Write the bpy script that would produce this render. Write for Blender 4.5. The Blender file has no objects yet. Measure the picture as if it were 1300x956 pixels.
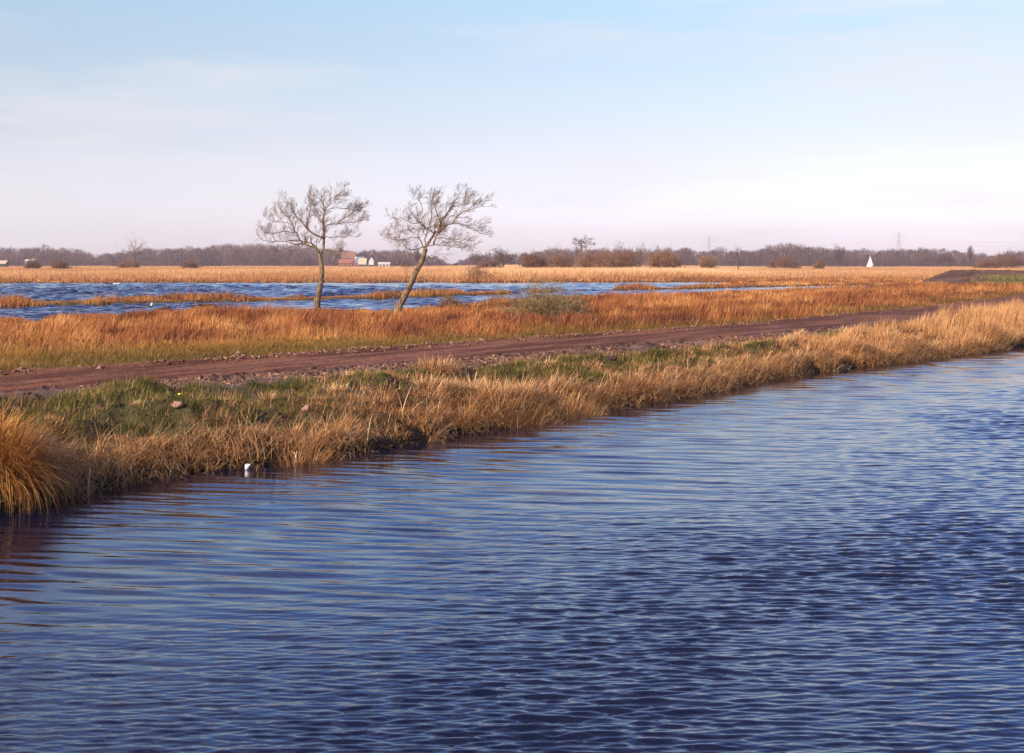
import bpy, math, random
import numpy as np

rng = np.random.default_rng(7)
random.seed(7)
R = math.radians
scene = bpy.context.scene
COL = scene.collection

# ------------------------------------------------------------------ frame of reference
CAM_Z, F, CX, HY = 3.6, 1800.0, 650.0, 334.0     # eye height, focal length and horizon in pixels of the 1300 px photo
ZF = 0.55                                        # level of the flooded meadow


def X_(px, Y): return (px - CX) / F * Y
def Z_(py, Y): return CAM_Z - (py - HY) / F * Y
def pt(px, py, Y): return (X_(px, Y), Y, Z_(py, Y))


OX, OY = -7.3, 20.2
DX, DY = 0.583, 0.812
NX, NY = -0.812, 0.583


def st(X, Y):
    x, y = X - OX, Y - OY
    return x * DX + y * DY, x * NX + y * NY


def xy(s, t): return OX + s * DX + t * NX, OY + s * DY + t * NY


# ------------------------------------------------------------------ noise
def _hash(ix, iy, seed):
    h = (ix.astype(np.int64) * 374761393 + iy.astype(np.int64) * 668265263 + seed * 974634777) & 0xFFFFFFFF
    h = ((h ^ (h >> 13)) * 1274126177) & 0xFFFFFFFF
    return ((h ^ (h >> 16)) & 0xFFFF) / 65535.0


def vnoise(x, y, seed=0):
    ix, iy = np.floor(x), np.floor(y)
    fx, fy = x - ix, y - iy
    fx = fx * fx * (3 - 2 * fx); fy = fy * fy * (3 - 2 * fy)
    a = _hash(ix, iy, seed); b = _hash(ix + 1, iy, seed); c = _hash(ix, iy + 1, seed); d = _hash(ix + 1, iy + 1, seed)
    return (a + (b - a) * fx) * (1 - fy) + (c + (d - c) * fx) * fy


def fbm(x, y, seed=0, oct=4):
    v = 0; a = 0.5; tot = 0
    for o in range(oct):
        v = v + a * vnoise(x * 2 ** o + 17.3 * o, y * 2 ** o - 9.1 * o, seed + o * 13); tot += a; a *= 0.5
    return v / tot


def sst(a, b, x):
    k = np.clip((x - a) / (b - a), 0, 1)
    return k * k * (3 - 2 * k)


def mixc(a, b, m):
    return a * (1 - m[..., None]) + np.asarray(b) * m[..., None]


# ------------------------------------------------------------------ shore lines
EDGE_S = [-60, -8, 0, 4.3, 6.9, 10.5, 15.5, 20.4, 28.6, 35.3, 45.5, 50.2, 90, 300]
EDGE_T = [0.5, 0.2, 0, 1.1, .38, .32, 1.0, .65, 1.6, 1.08, .19, 0, 0.5, 3]
ROAD_S = [-60, -5, 6.8, 15.6, 26.4, 42.2, 58.5, 76.2, 150, 300]
ROAD_T = [13, 10.9, 9.9, 8.75, 8.35, 7.26, 8.4, 10, 20, 45]
ROAD_W = 2.25


def vw(s): return np.interp(s, [-10, 4, 9, 14, 30, 45, 60], [.75, .85, 2.3, 2.0, 1.6, .9, .6])


def edge(s): return np.interp(s, EDGE_S, EDGE_T) + 0.35 * (fbm(s * 0.55, s * 0 + 3, 5, 3) - .5) + .18 * (vnoise(s * 1.9, s * 0, 8) - .5)
def road(s): return np.interp(s, ROAD_S, ROAD_T)


def ucol(pts, k=1.0):
    return [(p - CX) / F for p, _ in pts], [k * d for _, d in pts]


def dist(y, H): return H * F / (y - HY)


NEARP = [(-400, 70), (0, 80), (60, 78), (150, 88), (200, 95), (260, 98), (330, 95), (410, 96), (500, 92), (560, 103),
         (640, 117), (720, 131), (800, 137), (900, 151), (1000, 167), (1100, 184), (1180, 196), (1230, 205), (1700, 206)]
LOWP = [(-400, 88), (0, 97), (130, 103.6), (330, 114), (500, 122), (620, 137), (700, 148), (800, 161), (900, 171), (940, 178), (1000, 190),
        (1100, 197), (1180, 184), (1700, 180)]
NU, ND = ucol(NEARP, 0.885)
LU, LD = ucol(LOWP, 0.97)


def shores(u):
    w = fbm(u * 60, u * 0 + 1, 21, 4) - .5
    near = np.interp(u, NU, ND) + 7 * w
    low = np.maximum(np.interp(u, LU, LD) + 2.0 * (fbm(u * 90, u * 0, 31, 3) - .5), near + 1.5)
    px = u * F + CX
    thick = 4.5 + 4.5 * fbm(u * 45, u * 0 + 4, 41, 3)
    gap = sst(640, 655, px) * (1 - sst(668, 682, px)) + sst(700, 712, px) * (1 - sst(770, 785, px)) + (1 - sst(-10, 25, px)) * .7
    thick = thick * (1 - .85 * np.clip(gap, 0, 1))
    thick = thick * (1 - sst(650, 700, px) * (1 - sst(860, 900, px)) * .3) + sst(905, 955, px) * 60
    high = low + thick
    far = np.interp(px, [-400, 0, 600, 900, 1000, 1700], [208, 213, 222, 224, 226, 226]) + 8 * (fbm(u * 50, u * 0 + 7, 51, 4) - .5)
    return near, low, high, far


POOLS = [((1012 - CX) / F, 250, .014, 16), ((1055 - CX) / F, 262, .01, 9), ((968 - CX) / F, 246, .012, 7), ((1105 - CX) / F, 850, .03, 30)]


def wet_depth(u, Y):
    """positive inside flood water (metres from the shore)"""
    near, low, high, far = shores(u)
    a = np.minimum(Y - near, low - Y)
    b = np.minimum(Y - high, far - Y)
    d = np.maximum(a, b)
    for cu, cy, ru, ry in POOLS:
        e = 1 - np.sqrt(((u - cu) / ru) ** 2 + ((Y - cy) / ry) ** 2)
        d = np.maximum(d, e * ry)
    return d


def mound(u, Y):
    along = sst((1158 - CX) / F, (1214 - CX) / F, u)
    Yt = 178 + 3 * (fbm(u * 40, u * 0, 61, 3) - .5)
    prof = sst(Yt - 4, 198, Y) * (1 - sst(205, 222, Y))
    return along * prof


def terrain(X, Y):
    s, t = st(X, Y)
    u = X / np.maximum(Y, 1)
    e = edge(s); r = road(s); tb = t - e
    # bank
    hum = fbm(X * .9, Y * .9, 71, 4) - .5
    hum2 = fbm(X * 3.2, Y * 3.2, 72, 3) - .5
    z = np.interp(tb, [-30, -4, -.6, -.05, .12, .6, 2.2, 4.2], [-1.6, -1.4, -.5, -.12, .14, .38, .72, .95])
    bankm = sst(0, .5, tb) * (1 - sst(-ROAD_W - vw(s) - .9, -ROAD_W - vw(s) + .2, t - r))
    z = z + bankm * (.85 * hum + .3 * hum2)
    # land beyond the bank
    z = z + sst(2.3, 3, t - r) * (-.15)
    rr = t - r
    inroad = 1 - sst(ROAD_W - .2, ROAD_W + .25, np.abs(rr))
    ruts = -.09 * np.exp(-((rr - .95) / .25) ** 2) - .11 * np.exp(-((rr + .95) / .3) ** 2) + .03 * np.exp(-(rr / .4) ** 2)
    streak = .045 * (fbm(X * 2.2, Y * 2.2, 83, 4) - .5) + .06 * (fbm(s * .35, t * 6, 81, 4) - .5) + .03 * (fbm(s * 3, t * 5, 82, 3) - .5)
    z = z + inroad * (ruts + streak - .04)
    verge = sst(-ROAD_W - vw(s), -ROAD_W - vw(s) * .6, rr) * (1 - sst(-ROAD_W - .2, -ROAD_W + .2, rr))
    z = z + verge * (.09 * (fbm(X * 7, Y * 7, 91, 4) - .35))
    ridge = np.exp(-((rr - ROAD_W - .35) / .3) ** 2) * (1 - .75 * sst(55, 80, s))
    z = z + ridge * (.08 + .1 * (fbm(X * 2.4, Y * 2.4, 95, 3) - .3))
    # meadow
    mead = sst(3, 8, rr)
    z = z + mead * (.18 * (fbm(X * .12, Y * .12, 101, 3) - .5) + .1 * (fbm(X * .8, Y * .8, 102, 3) - .5))
    d = wet_depth(u, Y)
    m = sst(-1.5, 1.2, d) * mead
    z = z * (1 - m) + (ZF - .35) * m
    z = z + 1.7 * mound(u, Y) * (1 + .12 * (fbm(X * .3, Y * .3, 111, 3) - .5)) + mound(u, Y) * .25 * (fbm(X * 1.3, Y * 1.3, 112, 3) - .5)
    return z


# ------------------------------------------------------------------ materials
def new_mat(name):
    m = bpy.data.materials.new(name); m.use_nodes = True
    nt = m.node_tree; nt.nodes.clear()
    out = nt.nodes.new('ShaderNodeOutputMaterial')
    return m, nt, out


def N(nt, typ, **kw):
    n = nt.nodes.new(typ)
    for k, v in kw.items():
        if k in n.inputs: n.inputs[k].default_value = v
        else: setattr(n, k, v)
    return n


def ramp(nt, stops, fac=None, interp='LINEAR'):
    n = nt.nodes.new('ShaderNodeValToRGB'); cr = n.color_ramp; cr.interpolation = interp
    while len(cr.elements) < len(stops): cr.elements.new(0.5)
    for e, (p, c) in zip(cr.elements, stops):
        e.position = p; e.color = (*c, 1)
    if fac is not None: nt.links.new(fac, n.inputs[0])
    return n


def mat_simple(name, col, rough=.7, noise=.25, scale=3.0, bump=0.0, metal=0.0):
    m, nt, out = new_mat(name)
    b = N(nt, 'ShaderNodeBsdfPrincipled', Roughness=rough, Metallic=metal)
    tc = N(nt, 'ShaderNodeTexCoord'); nz = N(nt, 'ShaderNodeTexNoise', Scale=scale, Detail=5.0)
    nt.links.new(tc.outputs['Object'], nz.inputs['Vector'])
    lo = tuple(c * (1 - noise) for c in col); hi = tuple(min(1, c * (1 + noise)) for c in col)
    rp = ramp(nt, [(.3, lo), (.7, hi)], nz.outputs['Fac'])
    nt.links.new(rp.outputs[0], b.inputs['Base Color'])
    if bump:
        bp = N(nt, 'ShaderNodeBump', Strength=bump, Distance=.05)
        nt.links.new(nz.outputs['Fac'], bp.inputs['Height']); nt.links.new(bp.outputs[0], b.inputs['Normal'])
    nt.links.new(b.outputs[0], out.inputs[0])
    return m


def mat_grass(name, stops, trans=.3, rough=.55, spec=.25):
    """colour from the per-blade attribute 'tone' (the plant's own colour), light shared between both sides of the blade"""
    m, nt, out = new_mat(name)
    at = N(nt, 'ShaderNodeAttribute', attribute_name='tone')
    rp = ramp(nt, stops, at.outputs['Fac'])
    b = N(nt, 'ShaderNodeBsdfPrincipled', Roughness=rough)
    b.inputs['Specular IOR Level'].default_value = spec
    tr = N(nt, 'ShaderNodeBsdfTranslucent')
    mx = N(nt, 'ShaderNodeMixShader'); mx.inputs[0].default_value = trans
    nt.links.new(rp.outputs[0], b.inputs['Base Color']); nt.links.new(rp.outputs[0], tr.inputs['Color'])
    nt.links.new(b.outputs[0], mx.inputs[1]); nt.links.new(tr.outputs[0], mx.inputs[2])
    nt.links.new(mx.outputs[0], out.inputs[0])
    return m


M = {}
M['straw'] = mat_grass('dry_straw', [(0, (.10, .045, .02)), (.25, (.27, .115, .04)), (.55, (.5, .25, .095)), (.85, (.7, .41, .18)), (1, (.82, .6, .33))])
M['green'] = mat_grass('green_grass', [(0, (.035, .034, .007)), (.35, (.08, .08, .012)), (.62, (.16, .145, .024)), (.85, (.3, .22, .07)), (1, (.5, .32, .12))])
M['rust'] = mat_grass('rust_grass', [(0, (.10, .028, .012)), (.3, (.23, .072, .022)), (.6, (.39, .138, .038)), (.85, (.53, .235, .068)), (1, (.66, .37, .13))])
M['olive'] = mat_grass('olive_grass', [(0, (.06, .04, .01)), (.35, (.16, .095, .018)), (.65, (.36, .165, .034)), (1, (.56, .26, .07))])
M['reed'] = mat_grass('pale_reed', [(0, (.22, .075, .028)), (.35, (.42, .19, .07)), (.65, (.6, .33, .15)), (1, (.76, .5, .27))])
M['sedge'] = mat_grass('orange_sedge', [(0, (.12, .035, .01)), (.35, (.32, .11, .025)), (.7, (.52, .24, .055)), (1, (.68, .4, .12))])
M['twig'] = mat_grass('bare_twigs', [(0, (.055, .03, .016)), (.5, (.15, .085, .042)), (1, (.3, .19, .1))], trans=0)
M['wood'] = mat_grass('distant_bare_wood', [(0, (.05, .03, .035)), (.5, (.125, .072, .066)), (1, (.25, .145, .115))], trans=0)
M['brown_bush'] = mat_grass('brown_bush_twigs', [(0, (.09, .04, .022)), (.5, (.24, .11, .05)), (1, (.4, .23, .09))], trans=.1)
M['scrub'] = mat_grass('olive_scrub_twigs', [(0, (.09, .06, .03)), (.5, (.2, .14, .06)), (1, (.36, .26, .12))], trans=0)
M['clod_dry'] = mat_grass('dry_clods', [(0, (.07, .033, .021)), (.5, (.17, .085, .054)), (1, (.36, .215, .15))], trans=0, rough=.95, spec=.1)
M['clod_wet'] = mat_grass('wet_clods', [(0, (.02, .009, .006)), (.5, (.055, .024, .017)), (1, (.12, .06, .04))], trans=0, rough=.7, spec=.3)
M['weathered'] = mat_simple('weathered_white_boards', (.5, .48, .46), .8, .15)
M['white'] = mat_simple('white_paint', (.78, .77, .74), .5, .06)
M['sail'] = mat_simple('white_sailcloth', (.82, .8, .78), .7, .04)
M['red_tile'] = mat_simple('red_roof_tiles', (.28, .1, .065), .8, .3, 2)
M['orange_tile'] = mat_simple('orange_roof_tiles', (.22, .11, .075), .8, .3, 2)
M['grey_roof'] = mat_simple('grey_roof', (.16, .17, .2), .8, .2, 2)
M['brick'] = mat_simple('farm_brick', (.2, .1, .07), .9, .3, 2)
M['tan_roof'] = mat_simple('tan_roof', (.45, .36, .26), .8, .2, 2)
M['dark'] = mat_simple('dark_opening', (.02, .02, .025), .4, .2)
M['steel'] = mat_simple('pylon_steel', (.2, .21, .23), .6, .1, metal=.3)
M['feather_dark'] = mat_simple('dark_plumage', (.03, .028, .03), .7, .2)
M['feather_white'] = mat_simple('white_plumage', (.75, .74, .72), .7, .05)
M['beak'] = mat_simple('duck_beak', (.4, .2, .04), .5, .1)
M['petal'] = mat_simple('yellow_petals', (.8, .6, .02), .6, .1)
M['stem'] = mat_simple('flower_stem', (.08, .14, .03), .6, .1)
M['soil_dark'] = mat_simple('dark_wet_soil', (.035, .018, .012), .85, .5, 6, .6)
M['soil_lump'] = mat_simple('dry_clay_lump', (.26, .15, .105), .95, .35, 9, .8)


def bark():
    m, nt, out = new_mat('lichened_bark')
    b = N(nt, 'ShaderNodeBsdfPrincipled', Roughness=.9)
    tc = N(nt, 'ShaderNodeTexCoord')
    mp = N(nt, 'ShaderNodeMapping'); mp.inputs['Scale'].default_value = (1, 1, .35)
    nt.links.new(tc.outputs['Object'], mp.inputs[0])
    n1 = N(nt, 'ShaderNodeTexNoise', Scale=14.0, Detail=6.0); n2 = N(nt, 'ShaderNodeTexNoise', Scale=2.6, Detail=3.0)
    nt.links.new(mp.outputs[0], n1.inputs['Vector']); nt.links.new(mp.outputs[0], n2.inputs['Vector'])
    r1 = ramp(nt, [(.38, (.03, .018, .012)), (.62, (.22, .14, .08))], n1.outputs['Fac'])
    mx = N(nt, 'ShaderNodeMix', data_type='RGBA')
    r2 = ramp(nt, [(.5, (0, 0, 0)), (.68, (.7, .7, .7))], n2.outputs['Fac'])
    nt.links.new(r2.outputs[0], mx.inputs[0]); nt.links.new(r1.outputs[0], mx.inputs[6])
    mx.inputs[7].default_value = (.24, .17, .06, 1)
    nt.links.new(mx.outputs[2], b.inputs['Base Color'])
    bp = N(nt, 'ShaderNodeBump', Strength=.9, Distance=.04)
    nt.links.new(n1.outputs['Fac'], bp.inputs['Height']); nt.links.new(bp.outputs[0], b.inputs['Normal'])
    nt.links.new(b.outputs[0], out.inputs[0])
    return m


M['bark'] = bark()


def ground_mat():
    m, nt, out = new_mat('wetland_ground')
    b = N(nt, 'ShaderNodeBsdfPrincipled'); b.inputs['Specular IOR Level'].default_value = .25
    a = N(nt, 'ShaderNodeAttribute', attribute_name='ground_colour')
    w = N(nt, 'ShaderNodeAttribute', attribute_name='wet')
    tc = N(nt, 'ShaderNodeTexCoord')
    n1 = N(nt, 'ShaderNodeTexNoise', Scale=7.0, Detail=8.0, Roughness=.7)
    nt.links.new(tc.outputs['Object'], n1.inputs['Vector'])
    r1 = ramp(nt, [(.3, (.55, .55, .55)), (.7, (1.4, 1.4, 1.4))], n1.outputs['Fac'])
    mx = N(nt, 'ShaderNodeMix', data_type='RGBA', blend_type='MULTIPLY'); mx.inputs[0].default_value = 1
    nt.links.new(a.outputs['Color'], mx.inputs[6]); nt.links.new(r1.outputs[0], mx.inputs[7])
    nt.links.new(mx.outputs[2], b.inputs['Base Color'])
    mr = N(nt, 'ShaderNodeMapRange'); mr.inputs[3].default_value = .92; mr.inputs[4].default_value = .28
    nt.links.new(w.outputs['Fac'], mr.inputs[0]); nt.links.new(mr.outputs[0], b.inputs['Roughness'])
    n2 = N(nt, 'ShaderNodeTexNoise', Scale=22.0, Detail=5.0)
    nt.links.new(tc.outputs['Object'], n2.inputs['Vector'])
    bp = N(nt, 'ShaderNodeBump', Strength=.8, Distance=.05)
    nt.links.new(n2.outputs['Fac'], bp.inputs['Height']); nt.links.new(bp.outputs[0], b.inputs['Normal'])
    nt.links.new(b.outputs[0], out.inputs[0])
    return m


def water_mat(name, deep, bump, sc, rough=.03, dist=.02):
    m, nt, out = new_mat(name)
    b = N(nt, 'ShaderNodeBsdfPrincipled', Roughness=rough, IOR=1.45)
    b.inputs['Base Color'].default_value = (*deep, 1)
    b.inputs['Specular Tint'].default_value = (.72, .86, 1.0, 1)
    tc = N(nt, 'ShaderNodeTexCoord')
    mp = N(nt, 'ShaderNodeMapping'); mp.inputs['Scale'].default_value = (.5, 1.3, 1)
    nt.links.new(tc.outputs['Object'], mp.inputs[0])
    n1 = N(nt, 'ShaderNodeTexNoise', Scale=sc, Detail=4.0)
    nt.links.new(mp.outputs[0], n1.inputs['Vector'])
    bp = N(nt, 'ShaderNodeBump', Strength=bump, Distance=dist)
    nt.links.new(n1.outputs['Fac'], bp.inputs['Height']); nt.links.new(bp.outputs[0], b.inputs['Normal'])
    nt.links.new(b.outputs[0], out.inputs[0])
    return m


M['ground'] = ground_mat()
M['canal'] = water_mat('canal_water', (.0055, .0068, .022), .1, 11.0)
M['flood'] = water_mat('flood_water', (.005, .010, .035), .15, 3.0)


# ------------------------------------------------------------------ mesh helpers
def tag(o, label=None, cat=None, group=None, kind=None):
    if label: o['label'] = label
    if cat: o['category'] = cat
    if group: o['group'] = group
    if kind: o['kind'] = kind
    return o


def link(name, me, mat, parent=None):
    o = bpy.data.objects.new(name, me); COL.objects.link(o)
    if mat is not None and not me.materials: me.materials.append(mat)
    if parent is not None: o.parent = parent
    return o


def empty(name, loc, label, cat, group=None):
    o = bpy.data.objects.new(name, None); COL.objects.link(o); o.location = loc
    return tag(o, label, cat, group)


def np_mesh(name, V, faces_list, smooth=False):
    """faces_list: list of (n_faces, k) int arrays"""
    me = bpy.data.meshes.new(name)
    me.vertices.add(len(V)); me.vertices.foreach_set('co', np.ascontiguousarray(V, dtype=np.float32).ravel())
    loops = np.concatenate([f.ravel() for f in faces_list]).astype(np.int32)
    sizes = np.concatenate([np.full(len(f), f.shape[1]) for f in faces_list])
    starts = np.concatenate([[0], np.cumsum(sizes)[:-1]]).astype(np.int32)
    me.loops.add(len(loops)); me.loops.foreach_set('vertex_index', loops)
    me.polygons.add(len(sizes)); me.polygons.foreach_set('loop_start', starts)
    if smooth: me.polygons.foreach_set('use_smooth', np.ones(len(sizes), dtype=bool))
    me.update(calc_edges=True)
    return me


def set_attr(me, name, vals):
    a = me.attributes.new(name, 'FLOAT', 'POINT'); a.data.foreach_set('value', np.ascontiguousarray(vals, dtype=np.float32))


def grid_faces(nr, nc, mask=None):
    i = np.arange(nr - 1)[:, None] * nc + np.arange(nc - 1)[None, :]
    f = np.stack([i, i + 1, i + nc + 1, i + nc], -1).reshape(-1, 4)
    if mask is not None: f = f[mask.ravel()]
    return f


def blades(name, P, L, W, az, tilt, curl, tone, mat, seg=2, faceaz=None, origin=(0, 0, 0), parent=None):
    """grass blades: roots P, length, width, azimuth of the lean, tilt at the root, extra bend along the blade"""
    n = len(P)
    d = np.stack([np.cos(az), np.sin(az), np.zeros(n)], 1)
    fa = az + math.pi / 2 if faceaz is None else faceaz
    wd = np.stack([np.cos(fa), np.sin(fa), np.zeros(n)], 1) * (W * .5)[:, None]
    pos = P.copy(); verts = [P - wd, P + wd]
    for j in range(1, seg + 1):
        th = tilt + curl * (j - .5) / seg
        pos = pos + (L / seg)[:, None] * (np.sin(th)[:, None] * d + np.cos(th)[:, None] * np.array([0, 0, 1.]))
        if j < seg:
            k = 1 - .75 * (j / seg) ** 1.5
            verts += [pos - wd * k, pos + wd * k]
        else:
            verts += [pos]
    nv = 2 * seg + 1
    V = np.stack(verts, 1).reshape(-1, 3) - np.array(origin)
    b = np.arange(n)[:, None] * nv
    fl = []
    if seg > 1:
        q = np.concatenate([b + np.array([2 * j, 2 * j + 1, 2 * j + 3, 2 * j + 2]) for j in range(seg - 1)])
        fl.append(q)
    fl.append(b + np.array([2 * seg - 2, 2 * seg - 1, 2 * seg]))
    me = np_mesh(name, V, fl)
    set_attr(me, 'tone', np.repeat(np.clip(tone, 0, 1), nv))
    o = link(name, me, mat, parent)
    if parent is None: o.location = origin
    return o


def seg_mesh(name, S, tone, mat, parent=None, origin=(0, 0, 0), sides=3):
    """S: (n, 8) p0, p1, r0, r1 -> little tapering prisms"""
    S = np.asarray(S, dtype=np.float64); n = len(S)
    p0, p1 = S[:, :3], S[:, 3:6]
    d = p1 - p0; d /= np.maximum(np.linalg.norm(d, axis=1, keepdims=True), 1e-6)
    ref = np.where(np.abs(d[:, 2:3]) > .9, np.array([[1., 0, 0]]), np.array([[0, 0, 1.]]))
    a = np.cross(d, ref); a /= np.linalg.norm(a, axis=1, keepdims=True); b = np.cross(d, a)
    vs = []
    for p, r in ((p0, S[:, 6]), (p1, S[:, 7])):
        for k in range(sides):
            th = 2 * math.pi * k / sides
            vs.append(p + (a * math.cos(th) + b * math.sin(th)) * r[:, None])
    V = np.stack(vs, 1).reshape(-1, 3) - np.array(origin)
    base = np.arange(n)[:, None] * (2 * sides)
    q = np.concatenate([base + np.array([k, (k + 1) % sides, sides + (k + 1) % sides, sides + k]) for k in range(sides)])
    me = np_mesh(name, V, [q])
    set_attr(me, 'tone', np.repeat(np.clip(tone, 0, 1), 2 * sides))
    return link(name, me, mat, parent)


def tube(name, pts, radii, mat, parent=None, origin=(0, 0, 0), sides=10, rough=.0, cap=True):
    pts = [np.array(p, dtype=float) for p in pts]
    V, nr = [], len(pts)
    for i, p in enumerate(pts):
        d = pts[min(i + 1, nr - 1)] - pts[max(i - 1, 0)]; d /= np.linalg.norm(d)
        ref = np.array([0, 1., 0]) if abs(d[1]) < .9 else np.array([1., 0, 0])
        a = np.cross(d, ref); a /= np.linalg.norm(a); b = np.cross(d, a)
        for k in range(sides):
            th = 2 * math.pi * k / sides
            r = radii[i] * (1 + rough * (random.random() - .5) * 2)
            V.append(p + (a * math.cos(th) + b * math.sin(th)) * r)
    V = np.array(V) - np.array(origin)
    q = [[i * sides + k, i * sides + (k + 1) % sides, (i + 1) * sides + (k + 1) % sides, (i + 1) * sides + k] for i in range(nr - 1) for k in range(sides)]
    fl = [np.array(q)]
    if cap:
        fl.append(np.array([list(range(sides))[::-1], [(nr - 1) * sides + k for k in range(sides)]]))
    me = np_mesh(name, V, fl, smooth=True)
    return link(name, me, mat, parent)


def smooth_line(pts, n=4):
    """Catmull-Rom through 3-D points"""
    P = [np.array(p, float) for p in pts]; P = [2 * P[0] - P[1]] + P + [2 * P[-1] - P[-2]]
    out = []
    for i in range(1, len(P) - 2):
        for k in range(n):
            t = k / n
            out.append(.5 * ((2 * P[i]) + (-P[i - 1] + P[i + 1]) * t + (2 * P[i - 1] - 5 * P[i] + 4 * P[i + 1] - P[i + 2]) * t * t + (-P[i - 1] + 3 * P[i] - 3 * P[i + 1] + P[i + 2]) * t ** 3))
    out.append(P[-2]); return out


def poly_mesh(name, V, Fc, mat, parent=None, smooth=False):
    me = bpy.data.meshes.new(name); me.from_pydata([tuple(v) for v in V], [], [tuple(f) for f in Fc]); me.update()
    if smooth:
        for p in me.polygons: p.use_smooth = True
    return link(name, me, mat, parent)


def box(V, Fc, x0, x1, y0, y1, z0, z1):
    b = len(V)
    V += [(x0, y0, z0), (x1, y0, z0), (x1, y1, z0), (x0, y1, z0), (x0, y0, z1), (x1, y0, z1), (x1, y1, z1), (x0, y1, z1)]
    Fc += [(b, b + 3, b + 2, b + 1), (b + 4, b + 5, b + 6, b + 7), (b, b + 1, b + 5, b + 4), (b + 1, b + 2, b + 6, b + 5), (b + 2, b + 3, b + 7, b + 6), (b + 3, b, b + 4, b + 7)]


# ------------------------------------------------------------------ THE GROUND
rows = np.concatenate([np.exp(np.linspace(math.log(9), math.log(32), 420, endpoint=False)),
                       np.exp(np.linspace(math.log(32), math.log(110), 420, endpoint=False)),
                       np.exp(np.linspace(math.log(110), math.log(290), 190, endpoint=False)),
                       np.exp(np.linspace(math.log(290), math.log(6000), 60))])
cols = np.concatenate([np.linspace(-.9, -.44, 40, endpoint=False), np.linspace(-.44, .44, 860, endpoint=False), np.linspace(.44, .9, 40)])
GU, GY = np.meshgrid(cols, rows)
GX = GU * GY
GZ = terrain(GX, GY)
S_, T_ = st(GX, GY)
Rr = T_ - road(S_); Tb = T_ - edge(S_)
nA = fbm(GX * .8, GY * .8, 201, 4); nB = fbm(GX * .15, GY * .15, 202, 4); nC = fbm(GX * 5, GY * 5, 203, 3)
colr = np.ones(GX.shape + (3,)) * np.array([.14, .06, .022])
colr = mixc(colr, (.06, .055, .018), sst(.45, .62, nA) * (1 - sst(14, 22, Rr)) * sst(2.2, 3, Rr))
colr = mixc(colr, (.06, .038, .014), (1 - sst(-2.9, -2.1, Rr + .9 * (nA - .5))))          # bank: turf and dark earth
colr = mixc(colr, (.06, .05, .02), (1 - sst(-3.2, -2.4, Rr)) * sst(.4, .6, nA) * sst(.6, 1.5, Tb))
colr = mixc(colr, (.014, .009, .006), 1 - sst(.1, .5, Tb))  # dark soil at the bank foot, its tone also painting in the overhang's shadow line
# road and verges
mud = (1 - sst(ROAD_W + .1, ROAD_W + .5, np.abs(Rr)))
pv = np.array([.21, .115, .08])
verge = sst(-ROAD_W - vw(S_) - .3, -ROAD_W - vw(S_) + .3, Rr + .9 * (nA - .5)) * (1 - sst(-ROAD_W - .2, -ROAD_W + .3, Rr))
colr = mixc(colr, pv * (.6), verge * (.85))
colr = mixc(colr, (.25, .14, .095), verge * sst(.46, .66, fbm(GX * 2.3, GY * 2.3, 207, 5)) * .8)
rid = np.exp(-((Rr - ROAD_W - .35) / .35) ** 2)
colr = mixc(colr, (.2, .105, .07), rid)
streakc = fbm(S_ * .25, T_ * 4, 204, 5)
mudc = mixc(np.ones(GX.shape + (3,)) * np.array([.095, .029, .013]), (.2, .078, .04), sst(.4, .7, streakc))
mudc = mixc(mudc, (.045, .02, .014), np.exp(-((Rr + ROAD_W - .25) / .3) ** 2) * .8)
colr = colr * (1 - mud[..., None]) + mudc * mud[..., None]
wet = mud * np.clip(np.exp(-((Rr + .95) / .28) ** 2) + np.exp(-((Rr - .95) / .22) ** 2), 0, 1) * sst(.42, .6, fbm(S_ * .12, T_ * 2, 205, 3))
# shore mud, mound and far ground
dd = wet_depth(GU, GY)
colr = mixc(colr, (.05, .045, .016), sst(-2.5, -.4, dd) * sst(3, 8, Rr))
mo = mound(GU, GY)
mg = sst(.05, .25, mo) * (1 - sst(.9, 1.0, mo) * .0)
soilc = mixc(np.ones(GX.shape + (3,)) * np.array([.07, .034, .022]), (.14, .07, .045), sst(.4, .65, fbm(GX * .5, GY * .5, 206, 4)))
colr = colr * (1 - mg[..., None]) + soilc * mg[..., None]
greenm = sst((1228 - CX) / F, (1262 - CX) / F, GU + .012 * (nB - .5)) * mg * (1 - sst(.55, .8, mo)) * .9
colr = mixc(colr, (.075, .06, .02), greenm)
colr = colr * (1 - sst(230, 300, GY)[..., None] * .0)
V = np.stack([GX, GY, GZ], -1).reshape(-1, 3)
me = np_mesh('ground', V, [grid_faces(*GX.shape)], smooth=True)
ca = me.color_attributes.new('ground_colour', 'FLOAT_COLOR', 'POINT')
ca.data.foreach_set('color', np.concatenate([colr, np.ones(GX.shape + (1,))], -1).astype(np.float32).ravel())
set_attr(me, 'wet', wet.ravel())
tag(link('ground', me, M['ground']), kind='structure')

# deep bed far below and the near dike the photographer stands on
Vb, Fb = [], []
for s0, s1 in ((-300, 400),):
    prof = [(-15.5, -1.9), (-16.6, -.1), (-18.2, 1.2), (-19.5, 1.9), (-26, 2.0), (-40, .6), (-300, .6)]
    for t_, z_ in prof:
        for s in (s0, s1):
            x, y = xy(s, t_); Vb.append((x, y, z_))
    for i in range(len(prof) - 1): Fb.append((2 * i, 2 * i + 1, 2 * i + 3, 2 * i + 2))
o = poly_mesh('dike', Vb, Fb, mat_simple('dike_turf', (.07, .065, .025), .95, .4, 2, .5)); tag(o, kind='structure')
o = poly_mesh('bed', [(-7000, -500, -2.2), (7000, -500, -2.2), (7000, 7000, -2.2), (-7000, 7000, -2.2)], [(0, 1, 2, 3)], M['soil_dark']); tag(o, kind='structure')


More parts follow.
